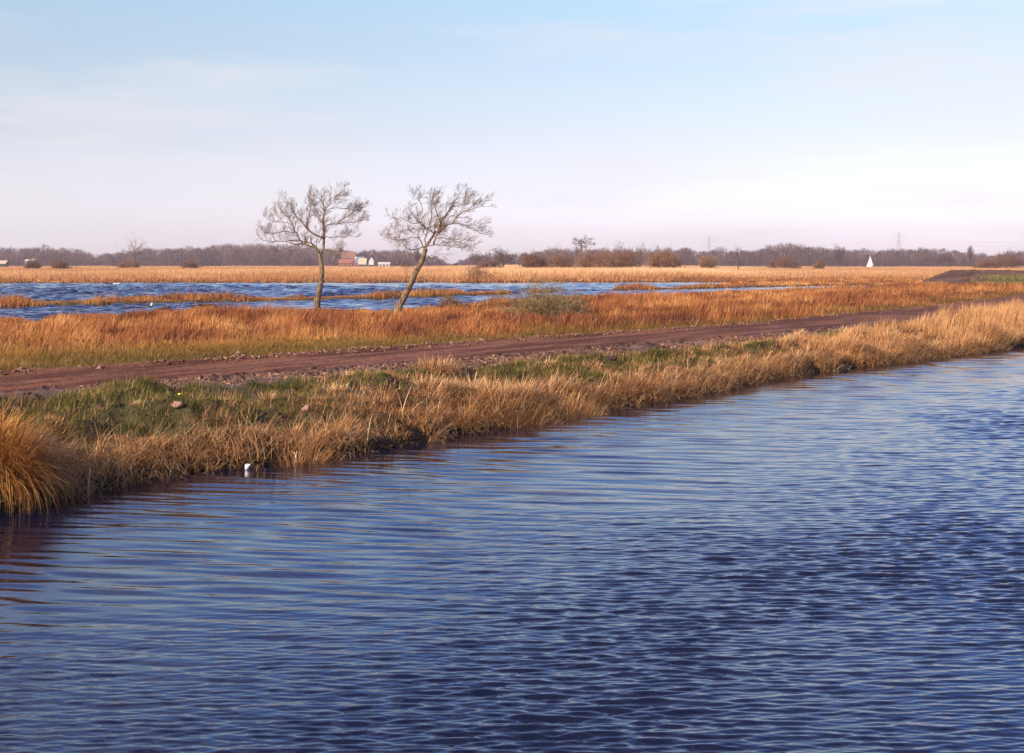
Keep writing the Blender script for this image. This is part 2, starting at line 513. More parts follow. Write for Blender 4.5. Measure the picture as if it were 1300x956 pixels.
# ------------------------------------------------------------------ WATER
def waves(X, Y, n, lmin, lmax, main, spread, seed, cell, knee=99):
    g = np.random.default_rng(seed); h = np.zeros_like(X)
    for i in range(n):
        lam = lmin * (lmax / lmin) ** g.random()
        th = main + g.normal() * spread
        k = 2 * math.pi / lam
        amp = g.uniform(.6, 1.3) * lam * .008 / (1 + (lam / knee) ** 2)
        ph = g.random() * 6.28
        att = sst(2.2, 4.5, lam / cell)
        if np.max(att) <= 0: continue
        wob = 1.2 * (vnoise(X * .35 / lam * .5, Y * .35 / lam * .5, seed + i) - .5) * 3.5
        h += amp * att * np.sin(k * (X * math.cos(th) + Y * math.sin(th)) + ph + wob)
    return h


wr = np.exp(np.linspace(math.log(8.5), math.log(80), 1500)); wc = np.linspace(-.5, .5, 700)
WU, WY = np.meshgrid(wc, wr); WX = WU * WY
ws, wt = st(WX, WY); off = -(wt - edge(ws))                       # distance out from the bank
cell = np.maximum(WY * (wr[1] / wr[0] - 1), WY * (wc[1] - wc[0]) * .6)
calm = waves(WX, WY, 26, .22, 1.0, R(82), .13, 301, cell)
chop = waves(WX, WY, 110, .07, .8, R(91), .25, 302, cell, .24) * np.interp(WY, [16, 60], [1, 3.3])
patch = fbm(WX * .16, WY * .16, 305, 3)
mm = sst(3.5, 12.5, off + 6 * (patch - .5))
gust = .7 + .75 * sst(.35, .7, fbm(WX * .3 + 5, WY * .12, 306, 3))
lee = sst(-.2, 2.0, off) * .75 + .25
WZ = (calm * (1 - mm) * .38 + chop * mm * gust * .88) * lee
keep = (off > -1.3) & (wt > -17.2)
kf = keep[:-1, :-1] & keep[1:, 1:]
V = np.stack([WX, WY, WZ], -1).reshape(-1, 3)
f1 = grid_faces(*WX.shape, kf)
x0, y0 = xy(-300, -17.3); x1, y1 = xy(400, -17.3); x2, y2 = xy(400, 3.2); x3, y3 = xy(-300, 1.2)
V = np.concatenate([V, np.array([[x0, y0, -.09], [x1, y1, -.09], [x2, y2, -.09], [x3, y3, -.09]])])
nb = len(V) - 4
used = np.unique(np.concatenate([f1.ravel(), np.arange(nb, nb + 4)]))
remap = np.zeros(len(V), dtype=np.int64); remap[used] = np.arange(len(used))
me = np_mesh('canal_water', V[used], [remap[f1], remap[np.array([[nb, nb + 1, nb + 2, nb + 3]])]], smooth=True)
tag(link('canal_water', me, M['canal']), kind='structure')

wr = np.exp(np.linspace(math.log(60), math.log(900), 1300)); wc = np.linspace(-.5, .5, 520)
WU, WY = np.meshgrid(wc, wr); WX = WU * WY
cell = WY * (wr[1] / wr[0] - 1) * 1.0
hz = waves(WX, WY, 50, .5, 1.6, R(96), .35, 401, cell) * (1.0 + .9 * sst(.35, .65, fbm(WX * .08, WY * .04, 405, 3)))
near_, low_, high_, far_ = shores(WU)
hz *= np.where(WY < (low_ + high_) * .5, 1.0, 2.0)
ws, wt = st(WX, WY)
dw = wet_depth(WU, WY)
keep = (dw > -3.5) & (wt > 18)
kf = keep[:-1, :-1] | keep[1:, 1:]
V = np.stack([WX, WY, ZF + hz], -1).reshape(-1, 3)
f1 = grid_faces(*WX.shape, kf)
used = np.unique(f1); remap = np.zeros(len(V), dtype=np.int64); remap[used] = np.arange(len(used))
me = np_mesh('flood_water', V[used], [remap[f1]], smooth=True)
tag(link('flood_water', me, M['flood']), kind='structure')


# ------------------------------------------------------------------ GRASSES
def scat(n, Y0, Y1, p, umin=-.47, umax=.47, g=rng):
    """n points; density per square metre falls as Y**-p"""
    u = g.uniform(umin, umax, n); q = 2 - p
    r = g.random(n)
    Y = (Y0 ** q + r * (Y1 ** q - Y0 ** q)) ** (1 / q) if abs(q) > 1e-6 else Y0 * (Y1 / Y0) ** r
    return u * Y, Y, u


def finish(X, Y, sink=.02):
    return np.stack([X, Y, terrain(X, Y) - sink], 1)


# meadow beyond the road
X, Y, U = scat(1150000, 32, 235, 1.6)
s, t = st(X, Y); rr = t - road(s); near, low, high, far = shores(U); dw = wet_depth(U, Y)
ok = (rr > ROAD_W + .55) & (dw < -.15) & (mound(U, Y) < .12) & (Y < np.maximum(far, 215) + 6)
X, Y, U, s, t, rr, near, low, high, dw, far = [a[ok] for a in (X, Y, U, s, t, rr, near, low, high, dw, far)]
bnd = np.interp(s, [-30, 5, 30, 60, 120, 200], [22, 17, 11, 8, 6, 5]) + 9 * (fbm(X * .13, Y * .13, 501, 3) - .5)
n = len(X)
cl = .55 * fbm(X * .42, Y * .42, 502, 3) + .45 * vnoise(X * 1.15, Y * 1.0, 506); big = fbm(X * .06, Y * .09, 503, 3)
isrust = rng.random(n) < sst(bnd - 6, bnd + 6, rr) * (1 - .55 * sst(.56, .68, fbm(X * .22 + 9, Y * .16, 509, 3)))
front = Y < near + 1
strip = (Y > low - 1) & (Y < high + 1) & ((U * F + CX) < 905)
H = np.where(isrust, .2 + .62 * sst(.36, .72, cl) * (0.75 + .5 * big), .13 + .16 * cl + .008 * np.clip(rr, 0, 12))
H = np.where(strip, .1 + .62 * sst(.45, .7, fbm(X * .28, Y * .28, 504, 2)), H)
H *= np.where(front, .42 + .58 * sst(2, 16, -dw), 1.0)
H *= np.where(~front & ~strip, .62, 1.0)
H *= .62 + .75 * fbm(X * .16, Y * .12, 508, 3)
H *= sst(ROAD_W + .4, ROAD_W + 1.7, rr) * .7 + .3
L = H * rng.uniform(.5, 1.1, n) * np.where(rng.random(n) < .04, 1.45, 1)
wdt = .009 + .00032 * Y
az = rng.normal(0.15, 1.1, n) + 2.2 * (fbm(X * .5, Y * .5, 507, 2) - .5)
tilt = np.abs(rng.normal(.14, .28, n)); curl = rng.uniform(0, .9, n)
tone = .43 + 1.35 * (fbm(X * .5, Y * .35, 505, 4) - .5) + .6 * (big - .5) + .5 * (rng.random(n) - .5) + .3 * (cl - .5)
fa = rng.uniform(-.9, .9, n)
P = finish(X, Y)
r_ = isrust
tone_r = np.where(strip | (~front), tone + .12, tone)
green_low = strip & (rng.random(n) < .25)
r_ = r_ & ~green_low
o = blades('rust_grass', P[r_], L[r_], wdt[r_], az[r_], tilt[r_], curl[r_], tone_r[r_], M['rust'], 2, fa[r_]); tag(o, 'rust orange rush grass covering the meadow between track and flood', 'grass', kind='stuff')
q_ = ~r_
tone_o = .15 + .6 * rng.random(n) * (.4 + .8 * sst(ROAD_W, 12, rr)) + .5 * (cl - .5) + .12 * sst(4, 14, rr)
o = blades('olive_grass', P[q_], L[q_], wdt[q_] * .8, az[q_], tilt[q_], curl[q_], tone_o[q_], M['olive'], 2, fa[q_]); tag(o, 'short olive and yellow grass along the far side of the track', 'grass', kind='stuff')

# far reed beds
X, Y, U = scat(520000, 208, 1100, 1.9)
px = U * F + CX
near, low, high, far = shores(U); dw = wet_depth(U, Y)
ok = (Y > far) & (dw < -.2) & (mound(U, Y) < .08)
X, Y, U, px, far = [a[ok] for a in (X, Y, U, px, far)]
n = len(X); k = fbm(X * .03, Y * .02, 601, 4); k2 = fbm(X * .25, Y * .2, 602, 3)
tall = sst(0, 14, Y - far)
pale = np.interp(px, [0, 300, 560, 640, 900, 1000, 1300], [.25, .3, .55, 1, 1, .45, .3])
tallness = np.interp(px, [-300, 560, 620, 860, 960, 1400], [1.25, 1.3, 2.0, 1.8, 1.0, .95])
H = (.55 + (tallness - .55) * tall) * (.7 + .3 * k + .35 * (k2 - .3))
L = H * rng.uniform(.7, 1.12, n); wd = .05 + .00042 * Y
az = rng.normal(.1, .9, n); tilt = np.abs(rng.normal(.06, .15, n)); curl = rng.uniform(0, .3, n)
tone = .18 + .42 * pale * sst(5, 25, Y - far) + .55 * (k - .45) + .28 * rng.random(n) + .45 * (k2 - .5) - .14 * (1 - sst(3, 9, Y - far))
o = blades('reed_bed', finish(X, Y), L, wd, az, tilt, curl, tone, M['reed'], 1, rng.uniform(-.8, .8, n)); tag(o, 'pale and orange reed bed stretching beyond the flood water', 'reeds', kind='stuff')


# grass of the canal bank: tussocks, each a tuft of arching blades
def tussocks(cx, cy, per, rad, Lm, wm, droop, tone0, tsp, wind=(.35, 0.1), g=rng, up=.2):
    idx = np.repeat(np.arange(len(cx)), per); n = len(idx)
    a = g.uniform(0, 2 * math.pi, n); r = np.sqrt(g.random(n)) * rad[idx]
    X = cx[idx] + r * np.cos(a); Y = cy[idx] + r * np.sin(a)
    ox, oy = np.cos(a) * (r / rad[idx]) + wind[0] + g.normal(0, .55, n), np.sin(a) * (r / rad[idx]) + wind[1] + g.normal(0, .55, n)
    az = np.arctan2(oy, ox)
    tilt = up + .55 * (r / rad[idx]) * g.uniform(.5, 1.2, n)
    L = Lm[idx] * g.uniform(.35, 1.25, n)
    curl = droop[idx] * g.uniform(.1, 1.6, n)
    return X, Y, L, wm * g.uniform(.7, 1.3, n), az, tilt, curl, tone0[idx] + tsp * (g.random(n) - .5)


def bank_field(n, s0, s1, t0, t1):
    s = rng.uniform(s0, s1, n); e = edge(s); r = road(s)
    tb = rng.uniform(0, 1, n)
    lo = e + t0; hi = r + t1
    t = lo + (hi - lo) * tb
    x, y = xy(s, t)
    return s, t, x, y, t - e, t - r


# where the bank is green, where straw: along the bank (s) and up it
def greenness(s, tb, rr, x, y):
    lo_ = np.interp(s, [-10, 8.5, 11, 15, 18, 30, 34], [.35, .35, 1.2, 1.2, .5, .5, 1.2])
    up = sst(lo_, lo_ + 1.3, tb)
    along = np.interp(s, [-10, 0, 7, 9, 12, 16, 19, 26, 29, 34, 60, 100], [.95, .95, .8, .5, .25, .3, .7, .8, .4, .22, .1, .1])
    n = .6 * fbm(x * .55, y * .55, 701, 3) + .4 * fbm(x * 1.6, y * 1.6, 705, 3)
    return np.clip(up * (along + .25) + .4 * sst(2.0, 3.2, tb) + 2.6 * (n - .5) + .35 * sst(-3.8, -2.9, rr), 0, 1)


# short green turf
s, t, x, y, tb, rr = bank_field(560000, -14, 75, .25, -2.6)
gk = greenness(s, tb, rr, x, y); n = len(s)
dens = sst(.22, .5, gk) * sst(-ROAD_W - vw(s) + .25, -ROAD_W - vw(s) - .35, rr + .7 * (fbm(x * 1.3, y * 1.3, 706, 3) - .5)) * sst(.3, .44, fbm(x * 1.1, y * 1.1, 703, 3))
ok = rng.random(n) < dens
s, t, x, y, tb, rr = [a[ok] for a in (s, t, x, y, tb, rr)]; n = len(s)
dist_ = y
kk = fbm(x * 1.6, y * 1.6, 702, 3)
L = (.05 + .22 * kk ** 1.5) * rng.uniform(.6, 1.25, n)
tone = .42 + .9 * (fbm(x * .9, y * .9, 704, 3) - .5) + .65 * (rng.random(n) - .5)
o = blades('bank_turf', finish(x, y), L, .0045 + .00022 * dist_, rng.uniform(-2.2, 2.2, n), np.abs(rng.normal(.15, .3, n)), rng.uniform(.1, 1.0, n), tone, M['green'], 2)
tag(o, 'short green grass on the upper canal bank below the track', 'grass', kind='stuff')

# straw tussocks and loose dry grass
s, t, x, y, tb, rr = bank_field(330000, -14, 90, .2, -3.0)
gk = greenness(s, tb, rr, x, y); n = len(s)
ok = rng.random(n) < sst(.26, .4, fbm(x * 1.2 + 31, y * 1.2, 707, 3)) * np.clip(1.1 - gk, .2, 1) * sst(-ROAD_W - vw(s) + .1, -ROAD_W - vw(s) - .5, rr + .8 * (fbm(x, y, 708, 2) - .5)); s, t, x, y, gk = [a[ok] for a in (s, t, x, y, gk)]; n = len(s)
o = blades('matted_straw', finish(x, y, 0), rng.uniform(.08, .34, n), .0035 + .0002 * y, rng.uniform(-3.1, 3.1, n), rng.uniform(.2, 1.25, n), rng.uniform(.0, .9, n),
           .42 + .8 * (fbm(x * 1.3, y * 1.3, 709, 3) - .45) + .6 * (rng.random(n) - .5), M['straw'], 2)
tag(o, 'flattened matted straw between the tufts of the canal bank', 'grass', kind='stuff')
s, t, x, y, tb, rr = bank_field(1500, -14, 110, .05, -3.5)
gk = greenness(s, tb, rr, x, y)
ok = (rng.random(len(s)) < np.clip(1.1 - gk * 1.25, .03, 1)) & (rr < -ROAD_W - vw(s) - .3)
s, t, x, y, tb, rr = [a[ok] for a in (s, t, x, y, tb, rr)]; n = len(s)
rad = rng.uniform(.12, .34, n); Lm = rng.uniform(.15, .42, n) * (1 + .5 * sst(9, 12, s) * (1 - sst(17, 20, s)) + .4 * sst(34, 45, s)) * (1 - .35 * sst(2.5, 4.5, tb))
per = (110 + 110 * (s < 35)).astype(int)
tone0 = .5 + .9 * (fbm(x * .5, y * .5, 711, 2) - .5) + rng.uniform(-.15, .2, n) + .08 * sst(9, 14, s)
dr = rng.uniform(.6, 1.9, n)
X, Y, L, W, az, ti, cu, tn = tussocks(x, y, per, rad, Lm, 1.0, dr, tone0, .95)
W = W * (.0055 + .00026 * Y)
ss, tt = st(X, Y); ok = (tt - edge(ss)) > -.1
X, Y, L, W, az, ti, cu, tn = [a[ok] for a in (X, Y, L, W, az, ti, cu, tn)]
o = blades('straw_grass', finish(X, Y), L, W, az, ti, cu, tn, M['straw'], 3); tag(o, 'matted dry straw coloured grass tufts down the canal bank', 'grass', kind='stuff')

# overhanging dead stems along the water's edge
n = 26000
s = rng.uniform(-9, 60, n); t = edge(s) + rng.uniform(-.12, .7, n); x, y = xy(s, t)
ok = rng.random(n) < sst(.34, .5, fbm(s * .8, s * 0, 721, 2)); x, y, s = x[ok], y[ok], s[ok]; n = len(x)
az = math.atan2(-NY, -NX) + rng.normal(0, .95, n)
o = blades('dead_reed_stems', finish(x, y), rng.uniform(.3, .85, n), .007 + .00026 * y, az, rng.uniform(.1, .9, n), rng.uniform(.4, 2.0, n), .45 + .55 * rng.random(n), M['straw'], 4)
tag(o, 'broken pale reed stems drooping over the water along the bank foot', 'reeds', kind='stuff')

# tall reeds of the far right bank
n = 52000
s = 33 + 85 * rng.random(n) ** 1.25; e = edge(s)
width = np.interp(s, [33, 40, 50, 120], [1.6, 2.6, 3.6, 5.5])
t = e + .1 + rng.random(n) * width; x, y = xy(s, t)
ok = rng.random(n) < sst(.3, .5, fbm(x * .45, y * .45, 731, 3)); x, y, s, t, e = x[ok], y[ok], s[ok], t[ok], e[ok]; n = len(x)
Hh = np.interp(s, [33, 38, 46, 52, 120], [.4, .5, .75, 1.0, 1.25]) * (.72 + .5 * fbm(x * .5, y * .5, 732, 3))
o = blades('tall_bank_reeds', finish(x, y), Hh * rng.uniform(.6, 1.15, n), .004 + .00026 * y, rng.normal(.35, .6, n), np.abs(rng.normal(.22, .2, n)), rng.uniform(.05, .8, n),
           .5 + .5 * (fbm(x * .4, y * .4, 733, 3) - .5) + .45 * (rng.random(n) - .4), M['straw'], 3)
tag(o, 'tall straw coloured reeds leaning over the right end of the bank', 'reeds', kind='stuff')

# green tufts at the water on the right bank and on the mound
X, Y, U = scat(26000, 176, 206, 1, (1225 - CX) / F, .47)
mo = mound(U, Y); ok = (mo > .1) & (mo < .72) & (rng.random(len(X)) < sst(1228, 1268, U * F + CX)); X, Y = X[ok], Y[ok]; n = len(X)
o = blades('mound_grass', finish(X, Y), rng.uniform(.1, .3, n), np.full(n, .06), rng.uniform(-3, 3, n), np.abs(rng.normal(.1, .2, n)), rng.uniform(0, .5, n), .45 + .5 * rng.random(n), M['green'], 1, rng.uniform(-.8, .8, n))
tag(o, 'green grass on the slope of the soil mound', 'grass', kind='stuff')


# ------------------------------------------------------------------ CLODS
def ico():
    p = (1 + 5 ** .5) / 2
    v = [(-1, p, 0), (1, p, 0), (-1, -p, 0), (1, -p, 0), (0, -1, p), (0, 1, p), (0, -1, -p), (0, 1, -p), (p, 0, -1), (p, 0, 1), (-p, 0, -1), (-p, 0, 1)]
    f = [(0, 11, 5), (0, 5, 1), (0, 1, 7), (0, 7, 10), (0, 10, 11), (1, 5, 9), (5, 11, 4), (11, 10, 2), (10, 7, 6), (7, 1, 8), (3, 9, 4), (3, 4, 2), (3, 2, 6), (3, 6, 8), (3, 8, 9), (4, 9, 5), (2, 4, 11), (6, 2, 10), (8, 6, 7), (9, 8, 1)]
    v = [np.array(a) / np.linalg.norm(a) for a in v]
    cache, f2 = {}, []
    def mid(a, b):
        k = (min(a, b), max(a, b))
        if k not in cache:
            m = v[a] + v[b]; v.append(m / np.linalg.norm(m)); cache[k] = len(v) - 1
        return cache[k]
    for a, b, c in f:
        ab, bc, ca_ = mid(a, b), mid(b, c), mid(c, a)
        f2 += [(a, ab, ca_), (b, bc, ab), (c, ca_, bc), (ab, bc, ca_)]
    return np.array(v), np.array(f2)


ICV, ICF = ico()


def clods(name, X, Y, size, tone, mat, label):
    n = len(X); nv = len(ICV)
    jit = 1 + 1.1 * (rng.random((n, nv)) - .5)
    sc = size[:, None] * np.stack([rng.uniform(.7, 1.3, n), rng.uniform(.7, 1.3, n), rng.uniform(.45, .95, n)], 1)
    Vv = ICV[None] * jit[..., None] * sc[:, None, :]
    a = rng.uniform(0, 6.28, n); ca_, sa = np.cos(a)[:, None], np.sin(a)[:, None]
    vx = Vv[..., 0] * ca_ - Vv[..., 1] * sa; vy = Vv[..., 0] * sa + Vv[..., 1] * ca_
    base = finish(X, Y, 0)
    W_ = np.stack([vx + base[:, None, 0], vy + base[:, None, 1], Vv[..., 2] + base[:, None, 2] - size[:, None] * .05], -1).reshape(-1, 3)
    Fc = (np.arange(n)[:, None, None] * nv + ICF[None]).reshape(-1, 3)
    me = np_mesh(name, W_, [Fc]); set_attr(me, 'tone', np.repeat(np.clip(tone, 0, 1), nv))
    return tag(link(name, me, mat), label, 'soil', kind='stuff')


n = 22000
s = rng.uniform(-14, 90, n); rr = ROAD_W + .38 + rng.normal(0, .21, n); ok = rng.random(n) < sst(.3, .5, fbm(s * .5, s * 0, 801, 3)) * np.where(s > 34, .35, 1)
s, rr = s[ok], rr[ok]; X, Y = xy(s, road(s) + rr); n = len(X)
clods('track_edge_clods', X, Y, .012 + .045 * rng.random(n) ** 2.5 + .04 * (rng.random(n) < .015), .1 + .75 * rng.random(n) ** 1.3, M['clod_dry'], 'ridge of dry pinkish soil clods along the far edge of the track')
n = 46000
s = rng.uniform(-14, 80, n); rr = -ROAD_W + .1 - rng.random(n) * (vw(s) + .3); X, Y = xy(s, road(s) + rr)
ok = rng.random(n) < sst(.42, .58, fbm(X * .6, Y * .6, 802, 3)); X, Y = X[ok], Y[ok]; n = len(X)
clods('verge_rubble', X, Y, .01 + .035 * rng.random(n) ** 2.5, .1 + .8 * rng.random(n) ** 1.3, M['clod_dry'], 'loose dry crumbs of soil spread between track and bank grass')
n = 7000
s = rng.uniform(-14, 80, n); rr = -ROAD_W + rng.normal(-.05, .35, n) - .9 * (rng.random(n) < .45) - .9 * (rng.random(n) < .3); X, Y = xy(s, road(s) + rr)
ok = rng.random(n) < sst(.48, .62, fbm(X * .9, Y * .9, 803, 3)); X, Y = X[ok], Y[ok]; n = len(X)
clods('wet_track_clods', X, Y, .02 + .075 * rng.random(n) ** 2.6, .15 + .7 * rng.random(n), M['clod_wet'], 'dark wet clods of turned soil along the near edge of the track')
X, Y, U = scat(5200, 178, 215, 1, (1155 - CX) / F, .47); mo = mound(U, Y); ok = (mo > .12) & ((mo > .8) | (U * F + CX < 1250)) & (rng.random(len(X)) < np.where(mo > .9, 1, .4)); X, Y = X[ok], Y[ok]; n = len(X)
clods('mound_clods', X, Y, .04 + .1 * rng.random(n) ** 2, .05 + .4 * rng.random(n), M['clod_dry'], 'dark clods of turned soil over the mound at the right')
ul = rng.uniform((205 - CX) / F, (305 - CX) / F, 260); Yl = np.interp(ul, NU, ND) + rng.normal(-.5, 1.0, 260)
clods('shore_mud_lumps', ul * Yl, Yl, .1 + .25 * rng.random(260) ** 1.6, .1 + .6 * rng.random(260), M['clod_wet'], 'dark lumps of mud along the near shore of the flooded meadow')


n = 9000
s = rng.uniform(-12, 50, n); t = edge(s) + .02 + rng.random(n) * np.maximum(road(s) - ROAD_W - vw(s) - edge(s), 1); X, Y = xy(s, t)
ok = fbm(X * 1.2 + 31, Y * 1.2, 707, 3) < .37; X, Y = X[ok], Y[ok]; n = len(X)
clods('bank_earth_lumps', X, Y, .02 + .065 * rng.random(n) ** 2, .05 + .6 * rng.random(n), M['clod_wet'], 'dark earth lumps in the bare hollows of the canal bank')


def tz(X, Y): return float(terrain(np.array([float(X)]), np.array([float(Y)]))[0])


def lump(name, px, py, H_, size, mat, label, cat, squash=.8):
    Y = dist(py, CAM_Z - H_); X = X_(px, Y); z = tz(X, Y)
    g = np.random.default_rng(int(px)); v = ICV * (1 + .8 * (g.random(len(ICV)) - .5))[:, None] * np.array([1, .9, squash]) * size
    me = np_mesh(name, v, [ICF]); o = link(name, me, mat); o.location = (X, Y, z + size * squash * .55)
    return tag(o, label, cat)


lump('soil_clod', 303, 445, 1.0, .10, M['soil_lump'], 'upright pale clod standing highest on the far edge of the track', 'soil clod', 1.3)
lump('soil_clod', 226, 521, .85, .10, M['soil_lump'], 'grey brown lump of soil lying in the green bank grass left of centre', 'soil clod', .75)
lump('soil_clod', 389, 512, .8, .08, M['soil_lump'], 'round earthy clod on the bank top right of the green patch', 'soil clod', .8)


# ------------------------------------------------------------------ big orange sedge tussock at the left edge and its neighbours
def big_tuft(name, cx, cy, rad, L0, n, mat, label, cat, tone0=.5, droop=1.6, wind=(.5, -.1), w=.009, seg=6, tsp=.5, up=.1, zoff=0):
    g = np.random.default_rng(int(abs(cx) * 977 + cy * 131))
    a = g.uniform(0, 2 * math.pi, n); r = np.sqrt(g.random(n)) * rad
    X = cx + r * np.cos(a); Y = cy + r * np.sin(a)
    ax = np.cos(a) * r / rad + wind[0] + g.normal(0, .5, n); ay = np.sin(a) * r / rad + wind[1] + g.normal(0, .5, n)
    P = np.stack([X, Y, terrain(X, Y) - .03 + zoff], 1)
    return tag(blades(name, P, L0 * g.uniform(.35, 1.15, n), w * g.uniform(.7, 1.3, n), np.arctan2(ay, ax), up + .5 * (r / rad) * g.uniform(.4, 1.2, n), droop * g.uniform(.15, 1.6, n),
                      tone0 + tsp * (g.random(n) - .5), mat, seg, origin=(cx, cy, tz(cx, cy))), label, cat)


big_tuft('sedge_tussock', -7.75, 21.1, .62, 1.15, 3400, M['sedge'], 'big drooping orange sedge tussock overhanging the water at the left edge', 'tussock', .52, 2.0, (.55, -.35), .013, 7, .95)
big_tuft('sedge_tussock', -8.4, 22.6, .5, .62, 1800, M['sedge'], 'smaller upright golden sedge tussock rising behind the big drooping one', 'tussock', .68, .9, (.35, 0), .012, 5, .8)
for px, py, r, L0, n, mt, lab, t0, dr, wnd in (
        (388, 560, .42, .7, 900, 'straw', 'brown upright tussock at the bank foot where the green bank ends', .35, .8, (.15, 0)),
        (655, 515, .7, .78, 2200, 'straw', 'large wind combed straw tussock leaning right at mid bank', .6, 1.1, (.5, 0)),
        (722, 505, .55, .9, 1700, 'straw', 'pale bushy straw tussock standing right beside the large combed one', .62, .9, (.5, .1)),
        (555, 494, .5, .5, 1100, 'straw', 'shaggy straw tussock high on the bank over a dark hollow', .66, 1.6, (.1, -.2)),
        (868, 497, .62, .8, 650, 'straw', 'fan of broad pale reed stems bent down to the water at mid right', .85, 1.9, (.25, -.6)),
        (945, 482, .4, .55, 350, 'straw', 'small pale clump of bent reeds right of the reed fan', .85, 1.9, (.3, -.5)),
        (1222, 447, .35, .45, 450, 'green', 'small bright green tuft at the water near the right edge', .9, .7, (0, 0)),
        (1165, 458, .4, .4, 450, 'green', 'low yellow green tuft at the foot of the right bank reeds', .8, .8, (0, 0))):
    Yg = dist(py + 4, CAM_Z - .35)
    big_tuft('grass_tussock' if mt == 'straw' else 'green_tuft', X_(px, Yg), Yg, r, L0, n, M[mt], lab, 'tussock' if mt == 'straw' else 'grass tuft', t0, dr, wnd, .009 + .00026 * Yg + (.012 if t0 == .85 else 0), 5, .8)


# ------------------------------------------------------------------ TREES
def grow(segs, p, d, L, r, lvl, g, up=.25, wig=.35, rmin=.008, kids=(5, 7), bias=(0, 0, 0)):
    """bare branch: a wandering line that throws side branches, finer at every level"""
    n = max(3, int(4 + L * 2)); q = p.copy(); dd = d / np.linalg.norm(d)
    stops = []
    for i in range(n):
        dd = dd + g.normal(0, wig / math.sqrt(n), 3) + np.array([0, 0, up / n]) + np.array(bias) / n
        dd /= np.linalg.norm(dd)
        q2 = q + dd * L / n
        ra = max(rmin, r * (1 - .75 * i / n)); rb = max(rmin * .7, r * (1 - .75 * (i + 1) / n))
        segs.append((*q, *q2, ra, rb)); stops.append((q2, dd.copy(), rb)); q = q2
    if lvl <= 0: return
    m = g.integers(kids[0], kids[1] + 1)
    for j in range(m):
        k = min(n - 1, int(n * (.2 + .8 * (j + g.random()) / m)))
        q, dd, rb = stops[k]
        side = g.normal(0, 1, 3); side -= dd * side.dot(dd); side /= np.linalg.norm(side)
        ang = g.uniform(.45, 1.0)
        nd = dd * math.cos(ang) + side * math.sin(ang)
        grow(segs, q, nd, L * g.uniform(.38, .62), rb * .6, lvl - 1, g, up, wig, rmin, kids, bias)


def hero_tree(name, label, Y, ox, oy, sc, trunk, tr, limbs, seed, bias):
    g = np.random.default_rng(seed)
    def w(c, dep=0.0): return np.array([X_(ox + c[0] / sc, Y), Y + dep, Z_(oy + c[1] / sc, Y)])
    base = w(trunk[0]); zb = tz(base[0], Y) - .1
    root = empty(name, (base[0], Y, zb), label, 'tree')
    og = np.array([base[0], Y, zb])
    tp = smooth_line([w(c) for c in trunk], 4)
    tp[0][2] = min(tp[0][2], zb)
    fl = np.array([base[0] - .05, Y, zb - .15]); tp = [fl] + tp
    k = len(tp); rad = [tr[0] * 1.8] + [tr[0] * (1.22 if i < 1 else 1.08 if i < 2 else 1) + (tr[1] - tr[0]) * i / (k - 2) for i in range(k - 1)]
    tube('trunk', tp, rad, M['bark'], root, og, 14, .07)
    segs = []
    for pts, r0, r1, dep in limbs:
        P = smooth_line([w(c, dep * (i / (len(pts) - 1)) ** 1.0) for i, c in enumerate(pts)], 4)
        P = [p + g.normal(0, .02, 3) * (i > 0) for i, p in enumerate(P)]
        rr_ = [max(.012, (r0 + (r1 - r0) * (i / (len(P) - 1)) ** .8) * .82) for i in range(len(P))]
        tube('limb', P, rr_, M['bark'], root, og, 7, .06)
        L = sum(np.linalg.norm(P[i + 1] - P[i]) for i in range(len(P) - 1))
        m = int(4 + L * 4.2)
        for j in range(m):
            f = .22 + .78 * (j + g.random()) / m
            i = min(len(P) - 2, int(f * (len(P) - 1)))
            dd = P[i + 1] - P[i]; dd /= np.linalg.norm(dd)
            side = g.normal(0, 1, 3); side[2] += .35; side -= dd * side.dot(dd); side /= np.linalg.norm(side)
            ang = g.uniform(.4, 1.05)
            nd = dd * math.cos(ang) + side * math.sin(ang)
            grow(segs, P[i], nd, g.uniform(.36, .85) * (1.25 - .5 * f), rr_[i] * .5 + .004, 2, g, .4, .3, .0045, (5, 7), bias)
        grow(segs, P[-1], P[-1] - P[-2], g.uniform(.3, .5), rr_[-1], 2, g, .3, .3, .0045, (5, 7), bias)
    seg_mesh('crown', segs, g.uniform(.25, 1, len(segs)), M['twig'], root, og)
    return root


